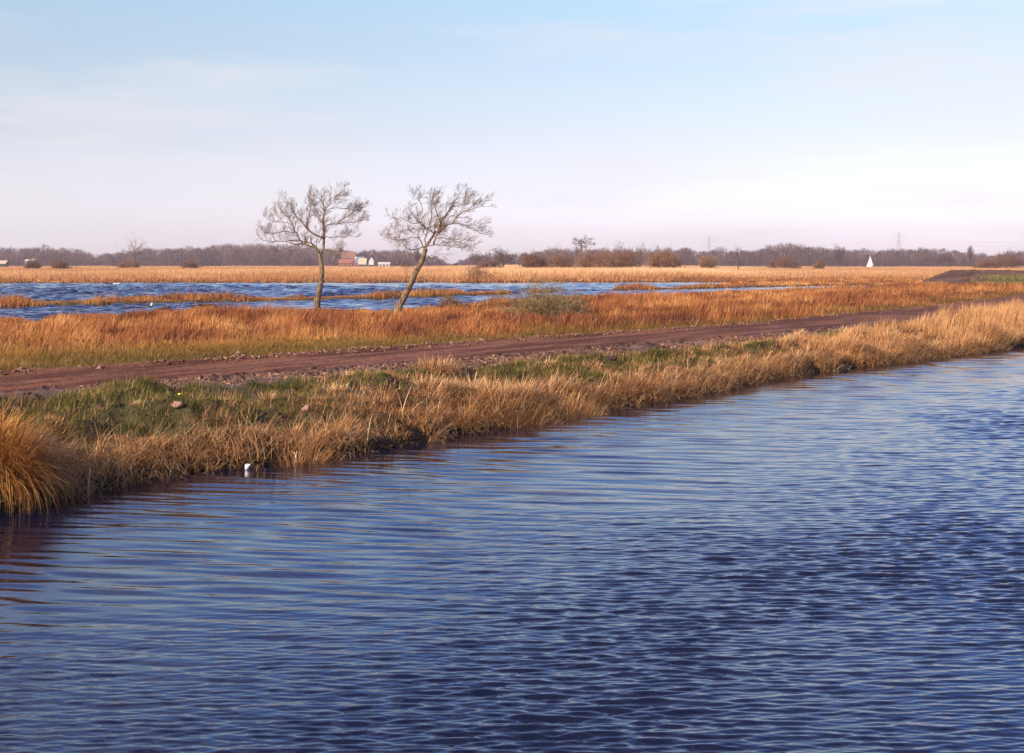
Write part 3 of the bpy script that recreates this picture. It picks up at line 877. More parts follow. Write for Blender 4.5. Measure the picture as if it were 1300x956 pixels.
T1 = [
    ([(470, 540), (445, 492), (400, 476), (345, 462), (285, 466)], .10, .045, -.4),
    ([(345, 462), (318, 425), (288, 375), (265, 320), (243, 283), (205, 245), (175, 205)], .075, .02, .5),
    ([(445, 480), (390, 452), (300, 440), (210, 442), (130, 447), (75, 440)], .05, .014, -.9),
    ([(470, 545), (494, 500), (498, 430), (499, 350), (492, 265), (505, 215), (487, 160), (458, 128), (432, 106)], .115, .02, .3),
    ([(496, 415), (440, 395), (388, 358), (345, 300), (300, 250), (268, 200), (250, 150)], .075, .018, -.7),
    ([(370, 335), (388, 260), (384, 185), (372, 115)], .04, .012, .9),
    ([(499, 350), (540, 322), (600, 312), (680, 305), (740, 300), (800, 282)], .05, .012, -.6),
    ([(505, 218), (560, 200), (620, 195), (690, 205), (735, 200)], .035, .012, .8),
    ([(600, 310), (650, 268), (705, 222), (770, 182)], .03, .01, 1.0),
    ([(502, 220), (548, 165), (598, 112), (640, 72)], .035, .01, -.5),
    ([(490, 505), (545, 508), (580, 530), (618, 540)], .05, .018, -.8),
    ([(502, 412), (560, 408), (620, 412), (690, 400)], .03, .01, .7),
    ([(262, 318), (200, 300), (130, 300), (60, 270)], .03, .01, .8),
    ([(460, 455), (490, 380), (455, 300), (420, 210), (400, 130)], .03, .01, 1.2),
    ([(285, 378), (215, 370), (140, 390), (85, 380)], .028, .01, -1.0),
]
hero_tree('bare_tree', 'bare windswept tree with an upright trunk and crown spreading left, at the flood shore', 84, 325, 230, 5.793,
          [(446, 905), (462, 820), (477, 740), (483, 660), (478, 590), (470, 530)], (.185, .115), T1, 11, (.3, 0, .1))
T2 = [
    ([(365, 475), (400, 420), (435, 375), (470, 345), (474, 290), (520, 232), (550, 190), (590, 122), (620, 72)], .11, .015, .4),
    ([(470, 345), (512, 318), (560, 300), (600, 252), (660, 212), (720, 200), (790, 182)], .06, .012, -.7),
    ([(435, 375), (372, 338), (330, 300), (293, 268), (250, 200)], .06, .014, .7),
    ([(358, 475), (332, 425), (310, 402), (240, 412), (178, 425), (110, 405)], .045, .01, -.6),
    ([(352, 468), (300, 485), (255, 494), (215, 462), (178, 430)], .04, .012, .8),
    ([(425, 450), (440, 412), (520, 410), (600, 430), (660, 455), (715, 500)], .05, .014, -.9),
    ([(385, 462), (430, 455), (500, 462), (560, 468), (625, 480)], .035, .01, .9),
    ([(368, 465), (362, 410), (375, 350), (395, 290), (405, 210), (395, 120)], .045, .012, 1.1),
    ([(560, 300), (640, 310), (700, 342), (770, 375)], .03, .01, .7),
    ([(474, 300), (455, 230), (430, 160), (425, 100)], .035, .01, -1.0),
    ([(430, 450), (445, 385), (480, 345)], .04, .03, .25),
    ([(330, 300), (260, 300), (200, 265), (150, 290)], .025, .01, -.8),
    ([(370, 345), (300, 340), (220, 350), (140, 370), (70, 385)], .028, .01, .6),
    ([(550, 190), (620, 160), (670, 110)], .025, .01, .7),
    ([(345, 215), (330, 150), (310, 120)], .02, .008, .3),
]
lt = hero_tree('bare_tree', 'bare windswept tree leaning strongly to the right with a slanting trunk', 79.5, 475, 230, 5.625,
               [(165, 915), (213, 830), (255, 742), (300, 645), (345, 560), (367, 480)], (.20, .125), T2, 23, (.5, 0, 0))

# lower side twigs of the leaning tree
g = np.random.default_rng(5)
for c, dirn, L in (((300, 640), (-.5, .1, .6), 1.3), ((285, 612), (-1, 0, .15), 1.1), ((345, 575), (1, .2, .1), 1.3), ((250, 700), (-.6, -.3, .5), .7), ((270, 690), (1, 0, 0.1), .9)):
    p = np.array([X_(475 + c[0] / 5.625, 79.5), 79.5, Z_(230 + c[1] / 5.625, 79.5)]); segs = []
    grow(segs, p, np.array(dirn, float), L, .022, 2, g, .1, .5, .006, (4, 6))
    seg_mesh('side_branch', segs, g.uniform(.2, .8, len(segs)), M['twig'], lt, np.array(lt.location))


def far_tree(name, label, cat, px, ybase, ytop, wpx, Y, seed, mat='wood', style='round', rmin=.07, dens=1.0, group=None, tn=.5):
    g = np.random.default_rng(seed)
    X = X_(px, Y); z0 = tz(X, Y) - .1; top = Z_(ytop, Y); h = top - z0; w = wpx / F * Y
    root = empty(name, (X, Y, z0), label, cat, group)
    segs = []
    if style == 'bush':
        for i in range(int(34 * dens)):
            a = g.uniform(0, 6.28); q = g.random() ** .7
            d = np.array([math.cos(a) * q * w / h * .75, math.sin(a) * q * .9, 1.0])
            p = np.array([math.cos(a) * q * w * .28, math.sin(a) * q * w * .22, -.1])
            grow(segs, p, d, h * g.uniform(.7, 1.0) * (1 - .25 * q * q), rmin * 1.2, 2, g, .1, .5, rmin * .7, (4, 6))
        S = np.array(segs)
        k = max(np.quantile(np.abs(S[:, 3]), .97) / (w / 2), .2); S[:, [0, 3]] /= k
        kz = np.quantile(S[:, 5], .985) / h; S[:, [2, 5]] /= kz
        S[:, [2, 5]] = np.maximum(S[:, [2, 5]], -.1)
        seg_mesh('crown', S, tn + .5 * (g.random(len(S)) - .5), M[mat], root)
        return root
    th = h * {'round': .28, 'tall': .45, 'flat': .62, 'oval': .2}[style]
    lean = g.normal(0, .03, 2)
    tp = [np.array([lean[0] * f * h, lean[1] * f * h, f * th * 1.5]) for f in (0, .25, .5, .75, 1)]
    rt = max(.022 * h, .12)
    tube('trunk', tp, [rt * 1.2, rt, rt * .85, rt * .7, rt * .5], M['twig'] if mat != 'wood' else M['wood'], root, sides=6)
    for i in range(int((20 if style != 'flat' else 15) * dens)):
        f = g.uniform(.55, 1.0); p = tp[0] * (1 - f) + tp[-1] * f
        a = g.uniform(0, 6.28)
        if style == 'flat': d = np.array([math.cos(a) * 1.6, math.sin(a), .55 + .3 * g.random()]); L = w * .38 * g.uniform(.7, 1)
        elif style == 'oval': d = np.array([math.cos(a) * .5, math.sin(a) * .5, 1.0]); L = h * .4
        else: d = np.array([math.cos(a), math.sin(a), g.uniform(.1, 1.6)]); L = h * .36 * g.uniform(.7, 1.1)
        grow(segs, p, d, L, rt * .4, 3 if dens >= 1 else 2, g, .2, .5, rmin * .55, (3, 5), (.3, 0, 0) if style == 'flat' else (0, 0, 0))
    S = np.array(segs)
    k = np.quantile(np.abs(S[:, 3] - S[:, 3].mean()), .97) / (w / 2); S[:, [0, 3]] /= k
    kz = (np.quantile(S[:, 5], .985) - th * .8) / (h - th * .8)
    S[:, [2, 5]] = th * .8 + (S[:, [2, 5]] - th * .8) / kz
    seg_mesh('crown', S, tn + .5 * (g.random(len(S)) - .5), M[mat], root)
    return root


FT = [
    ('bare_tree', 'lone round crowned bare tree rising above the wood at the far left', 172, 338, 299, 36, 640, 'twig', 'round', .035, .7),
    ('bare_tree', 'dark densely twigged round tree standing behind the pale reeds near the centre', 640, 338, 316, 27, 560, 'wood', 'round', .06, 1.6),
    ('bare_tree', 'pale hazy rounded tree, left of the two between the gap and the dark round tree', 604, 337, 322, 17, 760, 'wood', 'round', .07, 1.2),
    ('bare_tree', 'thin hazy upright tree just left of the dark round tree', 619, 337, 320, 14, 740, 'wood', 'tall', .06, .8),
    ('bare_tree', 'flat topped windswept tree standing alone above the brown thicket', 739, 338, 300, 31, 420, 'twig', 'flat', .045, 1.0),
    ('bare_tree', 'upright bare tree growing out of the middle of the brown thicket', 789, 338, 307, 24, 430, 'twig', 'tall', .035, .9),
    ('bare_tree', 'bare tree with forked leaning trunk at the right end of the brown thicket', 812, 339, 309, 24, 415, 'twig', 'tall', .035, .8),
    ('bare_tree', 'slim isolated sapling in the reeds right of the pylon', 937, 340, 310, 21, 420, 'twig', 'tall', .024, .45),
    ('bare_tree', 'dark round tree in front of the wood toward the right', 1198, 338, 322, 24, 800, 'wood', 'round', .08, 1.6),
    ('bare_tree', 'narrow dark tree in the wood left of the white sails', 1066, 338, 313, 16, 860, 'wood', 'oval', .08, 1.2),
    ('bare_tree', 'tall narrow pointed tree poking above the wood right of the dark round tree', 1231, 338, 313, 8, 900, 'wood', 'oval', .08, 1.0),
    ('bare_tree', 'pale tree behind the brown thicket rising left of the flat topped tree', 703, 338, 312, 24, 800, 'wood', 'round', .06, .9),
    ('bare_tree', 'dark conical tree showing between the trunks at the right end of the left wood', 529, 338, 318, 11, 840, 'wood', 'oval', .09, 1.3),
]
for i, (nm, lab, px, yb, yt, wp, Y, mt, stl, rm, dn) in enumerate(FT):
    far_tree(nm, lab, 'tree', px, yb, yt, wp, Y, 900 + i, mt, stl, rm, dn)
BU = [
    ('low russet bush at the wood edge, leftmost of the far bushes', 41, 330, 17, 480, .4),
    ('low russet bush second from the left below the wood', 76, 330, 22, 480, .4),
    ('low bush in front of the lone round crowned tree', 165, 331, 30, 520, .5),
    ('small bush by the reeds below the left wood, right of the lone tree', 242, 331, 22, 520, .35),
    ('red brown bush at the left end of the brown thicket', 676, 323, 32, 380, .35),
    ('light brown bush of the thicket left of the flat topped tree', 712, 324, 44, 400, .5),
    ('broad brown bush of the thicket right of the flat topped tree', 757, 318, 52, 395, .6),
    ('brown bush of the thicket around the upright bare tree', 793, 320, 46, 390, .45),
    ('dense round yellow brown bush standing alone right of the thicket', 843, 318, 44, 375, .6),
    ('small round tan bush in the reeds under the pylon', 898, 326, 24, 500, .65),
    ('wide low red brown bush before the wood right of the sapling', 995, 326, 40, 560, .35),
    ('tiny bush at the wood edge left of the narrow dark tree', 1040, 331, 13, 560, .5),
    ('brown bush mass at the right edge of the picture', 1282, 321, 42, 600, .35),
    ('low hedge like bush left of the mass at the right edge', 1250, 330, 30, 600, .4),
    ('low dull brown bush left of the dark round tree in the centre', 622, 331, 34, 360, .3),
]
for i, (lab, px, yt, wp, Y, tn) in enumerate(BU):
    far_tree('bush', lab, 'bush', px, 340, yt, wp, Y, 950 + i, 'brown_bush', 'bush', .035 + .00006 * Y, 2.3 if 'thicket' in lab else 1.5, tn=tn)
far_tree('bush', 'thin grey leafless bush standing in the reeds at the far shore near the centre', 'bush', 608, 356, 335, 34, 226, 981, 'brown_bush', 'bush', .016, .8, tn=.45)

# distant wood
TOPX = [-400, -100, 0, 20, 60, 100, 110, 120, 150, 190, 210, 250, 300, 340, 380, 420, 440, 470, 500, 520, 545, 560, 568, 582, 590, 597, 610, 640, 660, 680, 700, 715, 730, 760, 800, 830, 860, 880, 890, 910, 930, 960, 985, 1000, 1020, 1035, 1050, 1075, 1105, 1115, 1150, 1180, 1200, 1230, 1255, 1262, 1280, 1300, 1400, 1700]
TOPY = [318, 317, 315, 317, 315, 319, 322, 324, 321, 316, 317, 315, 312, 313, 314, 316, 319, 320, 319, 321, 325, 331, 335, 335, 331, 326, 326, 324, 322, 321, 317, 316, 318, 317, 318, 320, 317, 318, 321, 317, 319, 318, 313, 311, 312, 313, 316, 318, 319, 317, 317, 317, 319, 321, 325, 323, 321, 321, 319, 318]
allS, allT = [], []
for rank, (Yr, nT, hk) in enumerate(((930, 240, .86), (1010, 240, .95), (1120, 260, 1.0))):
    g = np.random.default_rng(1000 + rank)
    pxs = np.linspace(-330, 1630, nT) + g.uniform(-4, 4, nT)
    for px in pxs:
        Y = Yr + g.uniform(-35, 35); top = Z_(np.interp(px, TOPX, TOPY) + g.normal(0, 1.1), Y)
        h = (top + .4) * hk * g.uniform(.88, 1.06)
        if h < 1.5: continue
        X = X_(px, Y); w = g.uniform(.36, .58) * h; n = int(150 + 9 * h)
        f = g.random(n) ** .8
        zc = h * (.12 + .85 * f); prof = np.sqrt(np.clip(1 - ((f - .45) / .56) ** 2, .02, 1))
        a = g.uniform(0, 6.28, n); r = np.sqrt(g.random(n)) * w * prof
        p0 = np.stack([X + r * np.cos(a), Y + r * np.sin(a), .6 + zc * .93], 1)
        d = np.stack([np.cos(a) * .55 * r / w + g.normal(0, .25, n), np.sin(a) * .5, np.full(n, 1.0)], 1)
        L = g.uniform(.8, 2.6, n) * h / 13
        p1 = p0 + d * L[:, None]; p1[:, 2] = np.minimum(p1[:, 2], .8 + h * 1.03)
        rr_ = g.uniform(.05, .12, n)
        allS.append(np.concatenate([p0, p1, rr_[:, None], rr_[:, None] * .4], 1)); allT.append(np.full(n, g.uniform(.2, .8)) + g.uniform(-.15, .15, n))
        m = 12; tx = X + g.normal(0, w * .5, m); ty = Y + g.normal(0, w * .3, m)
        allS.append(np.stack([tx, ty, np.full(m, .4), tx + g.normal(0, .4, m), ty, .4 + h * g.uniform(.45, .8, m), np.full(m, .2), np.full(m, .08)], 1)); allT.append(g.uniform(.1, .6, m))
        m = 70; tx = X + g.normal(0, w * .8, m); ty = Y - 6 + g.normal(0, 3, m)
        allS.append(np.stack([tx, ty, np.full(m, .4), tx + g.normal(0, .7, m), ty, .8 + h * g.uniform(.12, .42, m), np.full(m, .16), np.full(m, .06)], 1)); allT.append(g.uniform(.2, .7, m))
o = seg_mesh('distant_wood', np.concatenate(allS), np.concatenate(allT), M['wood']); tag(o, 'long leafless purple brown wood along the whole horizon', 'wood', kind='stuff')


# scrub on the near side of the flood
def scrub(label, px, pytop, Y, wpx, hpx, nst, mat, seed, rmin=.008, lean=.3, name='shrub'):
    g = np.random.default_rng(seed); X = X_(px, Y); z0 = tz(X, Y) - .05
    h = hpx / F * Y; w = wpx / F * Y
    root = empty(name, (X, Y, z0), label, 'shrub'); segs = []
    for i in range(nst):
        a = g.uniform(0, 6.28); q = g.random() ** .6
        d = np.array([math.cos(a) * q * 1.3 + lean, math.sin(a) * q, .6 + .5 * g.random()])
        grow(segs, np.array([math.cos(a) * q * w * .2, math.sin(a) * q * w * .15, 0]), d, h * g.uniform(.7, 1.3), rmin * 2, 2, g, -.25, .6, rmin, (5, 7))
    S = np.array(segs); k = max(np.quantile(np.abs(S[:, 3]), .97) / (w / 2), .1); S[:, [0, 3]] /= k
    kz = np.quantile(S[:, 5], .98) / h; S[:, [2, 5]] /= kz
    seg_mesh('twigs', S, g.uniform(.1, 1, len(S)), M[mat], root)
    return root


scrub('spreading olive grey twiggy shrub in the rust grass right of the leaning tree', 692, 366, 74, 105, 40, 75, 'scrub', 61, .009, .5)
scrub('dark reddish twiggy shrub at the shore left of the olive grey shrub', 634, 374, 90, 26, 24, 16, 'brown_bush', 62, .007, .1)
scrub('thin bare sapling shoots beside the foot of the leaning tree', 500, 360, 82, 24, 34, 5, 'twig', 63, .005, 0, 'sapling')
scrub('heap of dark roots and twigs on the shore right of the leaning tree', 571, 380, 88, 30, 16, 26, 'brown_bush', 64, .012, 0, 'root_heap')
ul = rng.uniform((560 - CX) / F, (622 - CX) / F, 90); Yl = 87 + rng.normal(0, .8, 90)
clods('shore_soil_lumps', ul * Yl, Yl, .1 + .2 * rng.random(90) ** 1.6, .1 + .7 * rng.random(90), M['clod_wet'], 'dark soil lumps around the root heap at the flood shore')


# ------------------------------------------------------------------ farm buildings
def gable(name, label, px0, px1, ytop, yeave, Y, depth, wallm, roofm, cat='building', ridge_x=True, ybase=338):
    x0, x1 = X_(px0, Y), X_(px1, Y); xc = (x0 + x1) / 2; hw = (x1 - x0) / 2; hd = depth / 2
    z0 = .5; ze = Z_(yeave, Y) - z0; zt = Z_(ytop, Y) - z0
    root = empty(name, (xc, Y, z0), label, cat)
    if ridge_x:
        V_ = [(-hw, -hd, 0), (hw, -hd, 0), (hw, hd, 0), (-hw, hd, 0), (-hw, -hd, ze), (hw, -hd, ze), (hw, hd, ze), (-hw, hd, ze), (-hw, 0, zt), (hw, 0, zt)]
        Fw = [(0, 1, 5, 4), (1, 2, 6, 9, 5), (2, 3, 7, 6), (3, 0, 4, 8, 7)]
        o_ = .35; n_ = (zt - ze) / hd
        Rf = [(-hw - o_, -hd - o_, ze - o_ * n_ + .12), (hw + o_, -hd - o_, ze - o_ * n_ + .12), (hw + o_, 0, zt + .12), (-hw - o_, 0, zt + .12), (hw + o_, hd + o_, ze - o_ * n_ + .12), (-hw - o_, hd + o_, ze - o_ * n_ + .12)]
    else:
        V_ = [(-hw, -hd, 0), (hw, -hd, 0), (hw, hd, 0), (-hw, hd, 0), (-hw, -hd, ze), (hw, -hd, ze), (hw, hd, ze), (-hw, hd, ze), (0, -hd, zt), (0, hd, zt)]
        Fw = [(0, 1, 5, 8, 4), (1, 2, 6, 5), (2, 3, 7, 9, 6), (3, 0, 4, 7)]
        o_ = .35; n_ = (zt - ze) / hw
        Rf = [(-hw - o_, -hd - o_, ze - o_ * n_ + .12), (-hw - o_, hd + o_, ze - o_ * n_ + .12), (0, hd + o_, zt + .12), (0, -hd - o_, zt + .12), (hw + o_, hd + o_, ze - o_ * n_ + .12), (hw + o_, -hd - o_, ze - o_ * n_ + .12)]
    poly_mesh('wall', V_, Fw, wallm, root)
    m_ = len(Rf); low = [(a, b, c - .18) for a, b, c in Rf]
    poly_mesh('roof', Rf + low, [(0, 1, 2, 3), (3, 2, 4, 5), (m_, m_ + 3, m_ + 2, m_ + 1), (m_ + 3, m_ + 5, m_ + 4, m_ + 2), (0, m_, m_ + 1, 1), (4, m_ + 4, m_ + 5, 5), (0, 3, m_ + 3, m_), (3, 5, m_ + 5, m_ + 3), (1, m_ + 1, m_ + 2, 2), (2, m_ + 2, m_ + 4, 4)], roofm, root)
    Vd, Fd = [], []; box(Vd, Fd, -.6, .6, -hd - .06, -hd + .02, 0, min(2.1, ze * .8)); poly_mesh('door', Vd, Fd, M['dark'], root)
    for sx in (-.6, .6):
        Vd, Fd = [], []; box(Vd, Fd, sx * hw - .45, sx * hw + .45, -hd - .05, -hd + .02, min(1.0, ze * .4), min(2.1, ze * .8)); poly_mesh('window', Vd, Fd, M['dark'], root)
    return root


gable('farmhouse', 'farmhouse with orange brown tiled roof beside the upright tree trunk', 435, 452, 320, 327, 860, 9, M['brick'], M['orange_tile'])
gable('barn', 'low barn with bright red roof in front of the orange roofed farmhouse', 431, 448, 329.5, 333.5, 800, 6, M['brick'], M['red_tile'])
r_ = gable('farmhouse', 'grey roofed farmhouse with white chimney right of the red roofed barn', 452, 462, 326, 333, 830, 8, M['brick'], M['grey_roof'])
Vd, Fd = [], []; box(Vd, Fd, -2.9, -2.0, -1, 0, 4.5, 6.6); poly_mesh('chimney', Vd, Fd, M['white'], r_)
gable('barn', 'small barn with pale tan roof right of the grey roofed farmhouse', 456, 465, 328, 335, 790, 7, M['grey_roof'], M['tan_roof'])
gable('cottage', 'narrow white gabled cottage between tan barn and long white shed', 469, 475, 326, 330, 820, 7, M['weathered'], M['grey_roof'], ridge_x=False)
gable('shed', 'long low white roofed shed left of the leaning tree trunk', 481, 495, 333, 335, 780, 6, M['weathered'], M['weathered'])
gable('shed', 'pale roofed dark shed at the left edge below the wood', -6, 9, 331, 334.5, 700, 6, M['dark'], M['tan_roof'])
gable('shed', 'small white roof among the trees, left of two at the far left', 33.5, 37, 329.5, 331, 850, 5, M['grey_roof'], M['weathered'])
gable('shed', 'small white roof among the trees, right of two at the far left', 40, 45, 329, 331, 850, 5, M['grey_roof'], M['weathered'])


# ------------------------------------------------------------------ sailing boat
def sailboat():
    Y = 850; X = X_(1105, Y); root = empty('sailing_boat', (X, Y, ZF), 'white sailing boat with two raised sails passing behind the reeds', 'sailing boat')
    V_, F_ = [], []; n_ = 9; half = 2.4
    for i in range(n_):
        f = i / (n_ - 1); x = -half + 2 * half * f; b = 1.1 * math.sin(math.pi * min(1, .12 + f * .9) ** .8) * (1 if f < .9 else .4)
        sheer = .75 + .25 * (2 * f - 1) ** 2
        V_ += [(x, -b, sheer), (x, -b * .75, .1), (x, 0, -.35), (x, b * .75, .1), (x, b, sheer)]
    for i in range(n_ - 1):
        for k in range(4): a = i * 5 + k; F_.append((a, a + 5, a + 6, a + 1))
        F_.append((i * 5, i * 5 + 4, i * 5 + 9, i * 5 + 5))
    F_ += [(0, 1, 2, 3, 4), tuple((n_ - 1) * 5 + k for k in (4, 3, 2, 1, 0))]
    poly_mesh('hull', V_, F_, M['white'], root)
    Vd, Fd = [], []; box(Vd, Fd, -1.2, 1.0, -.6, .6, .8, 1.3); poly_mesh('cabin', Vd, Fd, M['white'], root)
    tube('mast', [(-.4, 0, .8), (-.4, 0, 7.7)], [.06, .045], M['white'], root, sides=8)
    tube('boom', [(-.4, 0, 1.5), (1.9, .3, 1.6)], [.05, .04], M['white'], root, sides=8)
    def sail(nm, A, B, C, belly):
        A, B, C = map(np.array, (A, B, C)); V_, F_ = [], []; k = 8
        for i in range(k + 1):
            for j in range(k + 1 - i):
                a, b = i / k, j / k; c = 1 - a - b; p = A * a + B * b + C * c
                p = p + np.array([0, -belly * 6 * (a * b + b * c + c * a) / 2, 0]); V_.append(p)
        idx = {}; q = 0
        for i in range(k + 1):
            for j in range(k + 1 - i): idx[(i, j)] = q; q += 1
        for i in range(k):
            for j in range(k - i):
                F_.append((idx[(i, j)], idx[(i + 1, j)], idx[(i, j + 1)]))
                if i + j < k - 1: F_.append((idx[(i + 1, j)], idx[(i + 1, j + 1)], idx[(i, j + 1)]))
        poly_mesh(nm, V_, F_, M['sail'], root, True)
    sail('mainsail', (-.3, 0, 7.6), (-.3, 0, 1.6), (1.8, .3, 1.7), .25)
    sail('jib', (-.5, 0, 6.0), (-2.3, 0, 1.1), (-.7, -.2, 1.3), .2)


sailboat()


# ------------------------------------------------------------------ pylons and power lines
def pylon(px, ytop, Y, label):
    X = X_(px, Y); z0 = .5; h = Z_(ytop, Y) - z0; root = empty('pylon', (X, Y, z0), label, 'pylon', 'electricity pylons beyond the wood')
    w = lambda z: (.085 * (1 - z / h) ** 1.3 + .014) * h
    segs = []; lv = np.linspace(0, h, 10); r = .055
    for a, b in zip(lv[:-1], lv[1:]):
        ca_ = [(-w(a), -w(a)), (w(a), -w(a)), (w(a), w(a)), (-w(a), w(a))]; cb = [(-w(b), -w(b)), (w(b), -w(b)), (w(b), w(b)), (-w(b), w(b))]
        for k in range(4):
            segs.append((*ca_[k], a, *cb[k], b, r, r)); segs.append((*ca_[k], a, *cb[(k + 1) % 4], b, r * .6, r * .6)); segs.append((*ca_[(k + 1) % 4], a, *cb[k], b, r * .6, r * .6))
    seg_mesh('tower', segs, np.full(len(segs), .5), M['steel'], root)
    ends = []
    for zf, aw in ((.68, .17), (.80, .22), (.91, .15)):
        z = h * zf; L = h * aw; sg = []
        for sx in (-1, 1):
            for sy in (-1, 1): sg.append((0, sy * w(z), z, sx * L, 0, z + .5, r, r * .6))
            sg.append((0, 0, z + 1.5, sx * L, 0, z + .5, r * .8, r * .6)); sg.append((sx * L, 0, z + .5, sx * L, 0, z - 1.2, .09, .09))
            ends.append((X + sx * L, Y, z0 + z - 1.2))
        seg_mesh('crossarm', sg, np.full(len(sg), .5), M['steel'], root)
    ends.append((X, Y, z0 + h)); return ends


E = [pylon(500, 309, 2200, 'tiny lattice pylon of the far line, behind the leaning tree crown'), pylon(900, 300, 1500, 'lattice electricity pylon rising above the wood right of the yellow brown bush'),
     pylon(1141, 295, 1300, 'lattice electricity pylon rising above the wood right of the white sails'), pylon(1440, 288, 1180, 'lattice electricity pylon beyond the right edge')]
for a, b, lab in ((1, 2, 'faint power line between the two lattice pylons'), (2, 3, 'faint power line running right from the right pylon')):
    root = empty('power_line', E[a][0], lab, 'power line')
    for p, q in zip(E[a], E[b]):
        p, q = np.array(p), np.array(q); L = [p + (q - p) * f - np.array([0, 0, 4 * 7 * f * (1 - f)]) for f in np.linspace(0, 1, 14)]
        tube('cable', L, [.02] * 14, M['steel'], root, E[a][0], 4)


# ------------------------------------------------------------------ small things
def duck(name, label, X, Y, s, bodym, headm, flip=1):
    root = empty(name, (X, Y, ZF), label, 'duck')
    g = ICV * np.array([.26, .12, .11]) * s; g[:, 2] += .05 * s; g[g[:, 0] < -.18 * s, 2] += .06 * s
    g[:, 0] *= flip
    me = np_mesh('body', g, [ICF], True); link('body', me, bodym, root)
    h = ICV * np.array([.065, .05, .055]) * s + np.array([.23 * flip, 0, .24]) * s
    hd = link('head', np_mesh('head', h, [ICF], True), headm, root)
    tube('neck', [(.18 * flip * s, 0, .08 * s), (.22 * flip * s, 0, .24 * s)], [.05 * s, .038 * s], headm, root, sides=8)
    tube('beak', [(.27 * flip * s, 0, .235 * s), (.35 * flip * s, 0, .22 * s)], [.025 * s, .012 * s], M['beak'], hd, sides=6)


Yd = dist(390, CAM_Z - ZF); duck('duck', 'black and white duck swimming close to the muddy shore at the left', X_(193, Yd), min(Yd, 97), 1.1, M['feather_dark'], M['feather_white'])
Yd = 204; duck('duck', 'pale duck on the far water, left of the two beside the dark mud bar', X_(145.5, Yd), Yd, .95, M['feather_white'], M['feather_dark'], -1)
duck('duck', 'white duck on the far water, right of the two beside the dark mud bar', X_(149.5, Yd), Yd, .95, M['feather_white'], M['feather_white'], 1)
v = ICV * (1 + .2 * (rng.random(len(ICV)) - .5))[:, None] * np.array([.75, .8, .16])
o = link('mud_bar', np_mesh('mud_bar', v, [ICF]), M['soil_dark']); o.location = (X_(136.5, 203), 203, ZF + .05); tag(o, 'dark flat mud bar in the far water beside two ducks', 'mud bar')

# floating litter: a tipped white cup at the bank foot
Yc = 24.75; X = X_(313, Yc)
V_, F_ = [], []; k = 16
for z_, r_ in ((0, .032), (.1, .045), (.1, .041), (.006, .029)):
    for i in range(k): a = 2 * math.pi * i / k; V_.append((r_ * math.cos(a), r_ * math.sin(a), z_))
for j in range(3):
    for i in range(k): F_.append((j * k + i, j * k + (i + 1) % k, (j + 1) * k + (i + 1) % k, (j + 1) * k + i))
F_ += [tuple(range(k))[::-1], tuple(3 * k + i for i in range(k))]
o = poly_mesh('plastic_cup', V_, F_, M['white'], None, True); o.location = (X, Yc, -.01); o.rotation_euler = (R(8), R(12), 0); tag(o, 'small white cup floating at the water edge', 'cup')

# yellow flower on the bank top
Yc = dist(505, CAM_Z - 1.0); X = X_(228, Yc); root = empty('dandelion', (X, Yc, tz(X, Yc)), 'single yellow dandelion flower on the bank top beside the track', 'flower')
tube('stalk', [(0, 0, -.03), (.01, 0, .14), (0, 0, .26)], [.008, .007, .006], M['stem'], root, sides=6)
g = ICV * np.array([.04, .04, .018]); g[:, 2] += .265; link('flower_head', np_mesh('flower_head', g, [ICF], True), M['petal'], root)

# short broken stakes in the water
for px, py, h, lean, lab in ((374, 588, .22, .02, 'pair of short pale broken reed stumps in the water, left one'), (378, 588, .2, -.03, 'pair of short pale broken reed stumps in the water, right one'), (111, 628, .42, .02, 'thin pale reed stub standing in shallow water right of the big sedge tussock')):
    Yc = dist(py, CAM_Z); X = X_(px, Yc)
    o = tube('reed_stump', [(0, 0, -.3), (lean, 0, h * .5), (lean * 2.2, 0, h)], [.016, .015, .011], mat_simple('pale_stump', (.55, .42, .26), .8, .2, 20), None, sides=7); o.location = (X, Yc, 0); tag(o, lab, 'reed stump')

# fallen stalks sticking out of the bank
segs = []
for px, py, dx_, dz_, lab in ((325, 575, .75, .32, 'long pale fallen stalk slanting out of the bank over the white cup'),):
    Yc = dist(py, CAM_Z - .1); X = X_(px, Yc)
    o = tube('fallen_stalk', smooth_line([(0, 0, -.05), (dx_ * .4, .1, dz_ * .6), (dx_, .25, dz_)], 4), [.013, .013, .012, .012, .011, .01, .009, .008, .007], mat_simple('stalk', (.5, .36, .2), .8, .2, 20), None, sides=6)
    o.location = (X, Yc, .05); tag(o, lab, 'stalk')

# ------------------------------------------------------------------ HAZE
Vh, Fh = [], []; box(Vh, Fh, -3000, 3000, -60, 2700, -3.4, 62)
o = poly_mesh('haze', Vh, Fh, None); m, nt, out = new_mat('thin_haze')
pv_ = N(nt, 'ShaderNodeVolumePrincipled'); pv_.inputs['Color'].default_value = (.96, .88, .93, 1); pv_.inputs['Density'].default_value = .00018
pv_.inputs['Anisotropy'].default_value = .2
nt.links.new(pv_.outputs[0], out.inputs['Volume']); o.data.materials.append(m); tag(o, kind='stuff')

# ------------------------------------------------------------------ LIGHT
SUN_EL = R(27); tos = (-.66, -.75)
az = math.atan2(tos[0], tos[1])
sd = bpy.data.lights.new('sun', 'SUN'); sd.energy = 5.0; sd.angle = R(.5); sd.color = (1.0, .82, .62)
so = bpy.data.objects.new('sun', sd); COL.objects.link(so)
from mathutils import Vector
dv = Vector((math.sin(az) * math.cos(SUN_EL), math.cos(az) * math.cos(SUN_EL), math.sin(SUN_EL)))
so.rotation_euler = dv.to_track_quat('Z', 'Y').to_euler(); so.location = (0, 0, 50)

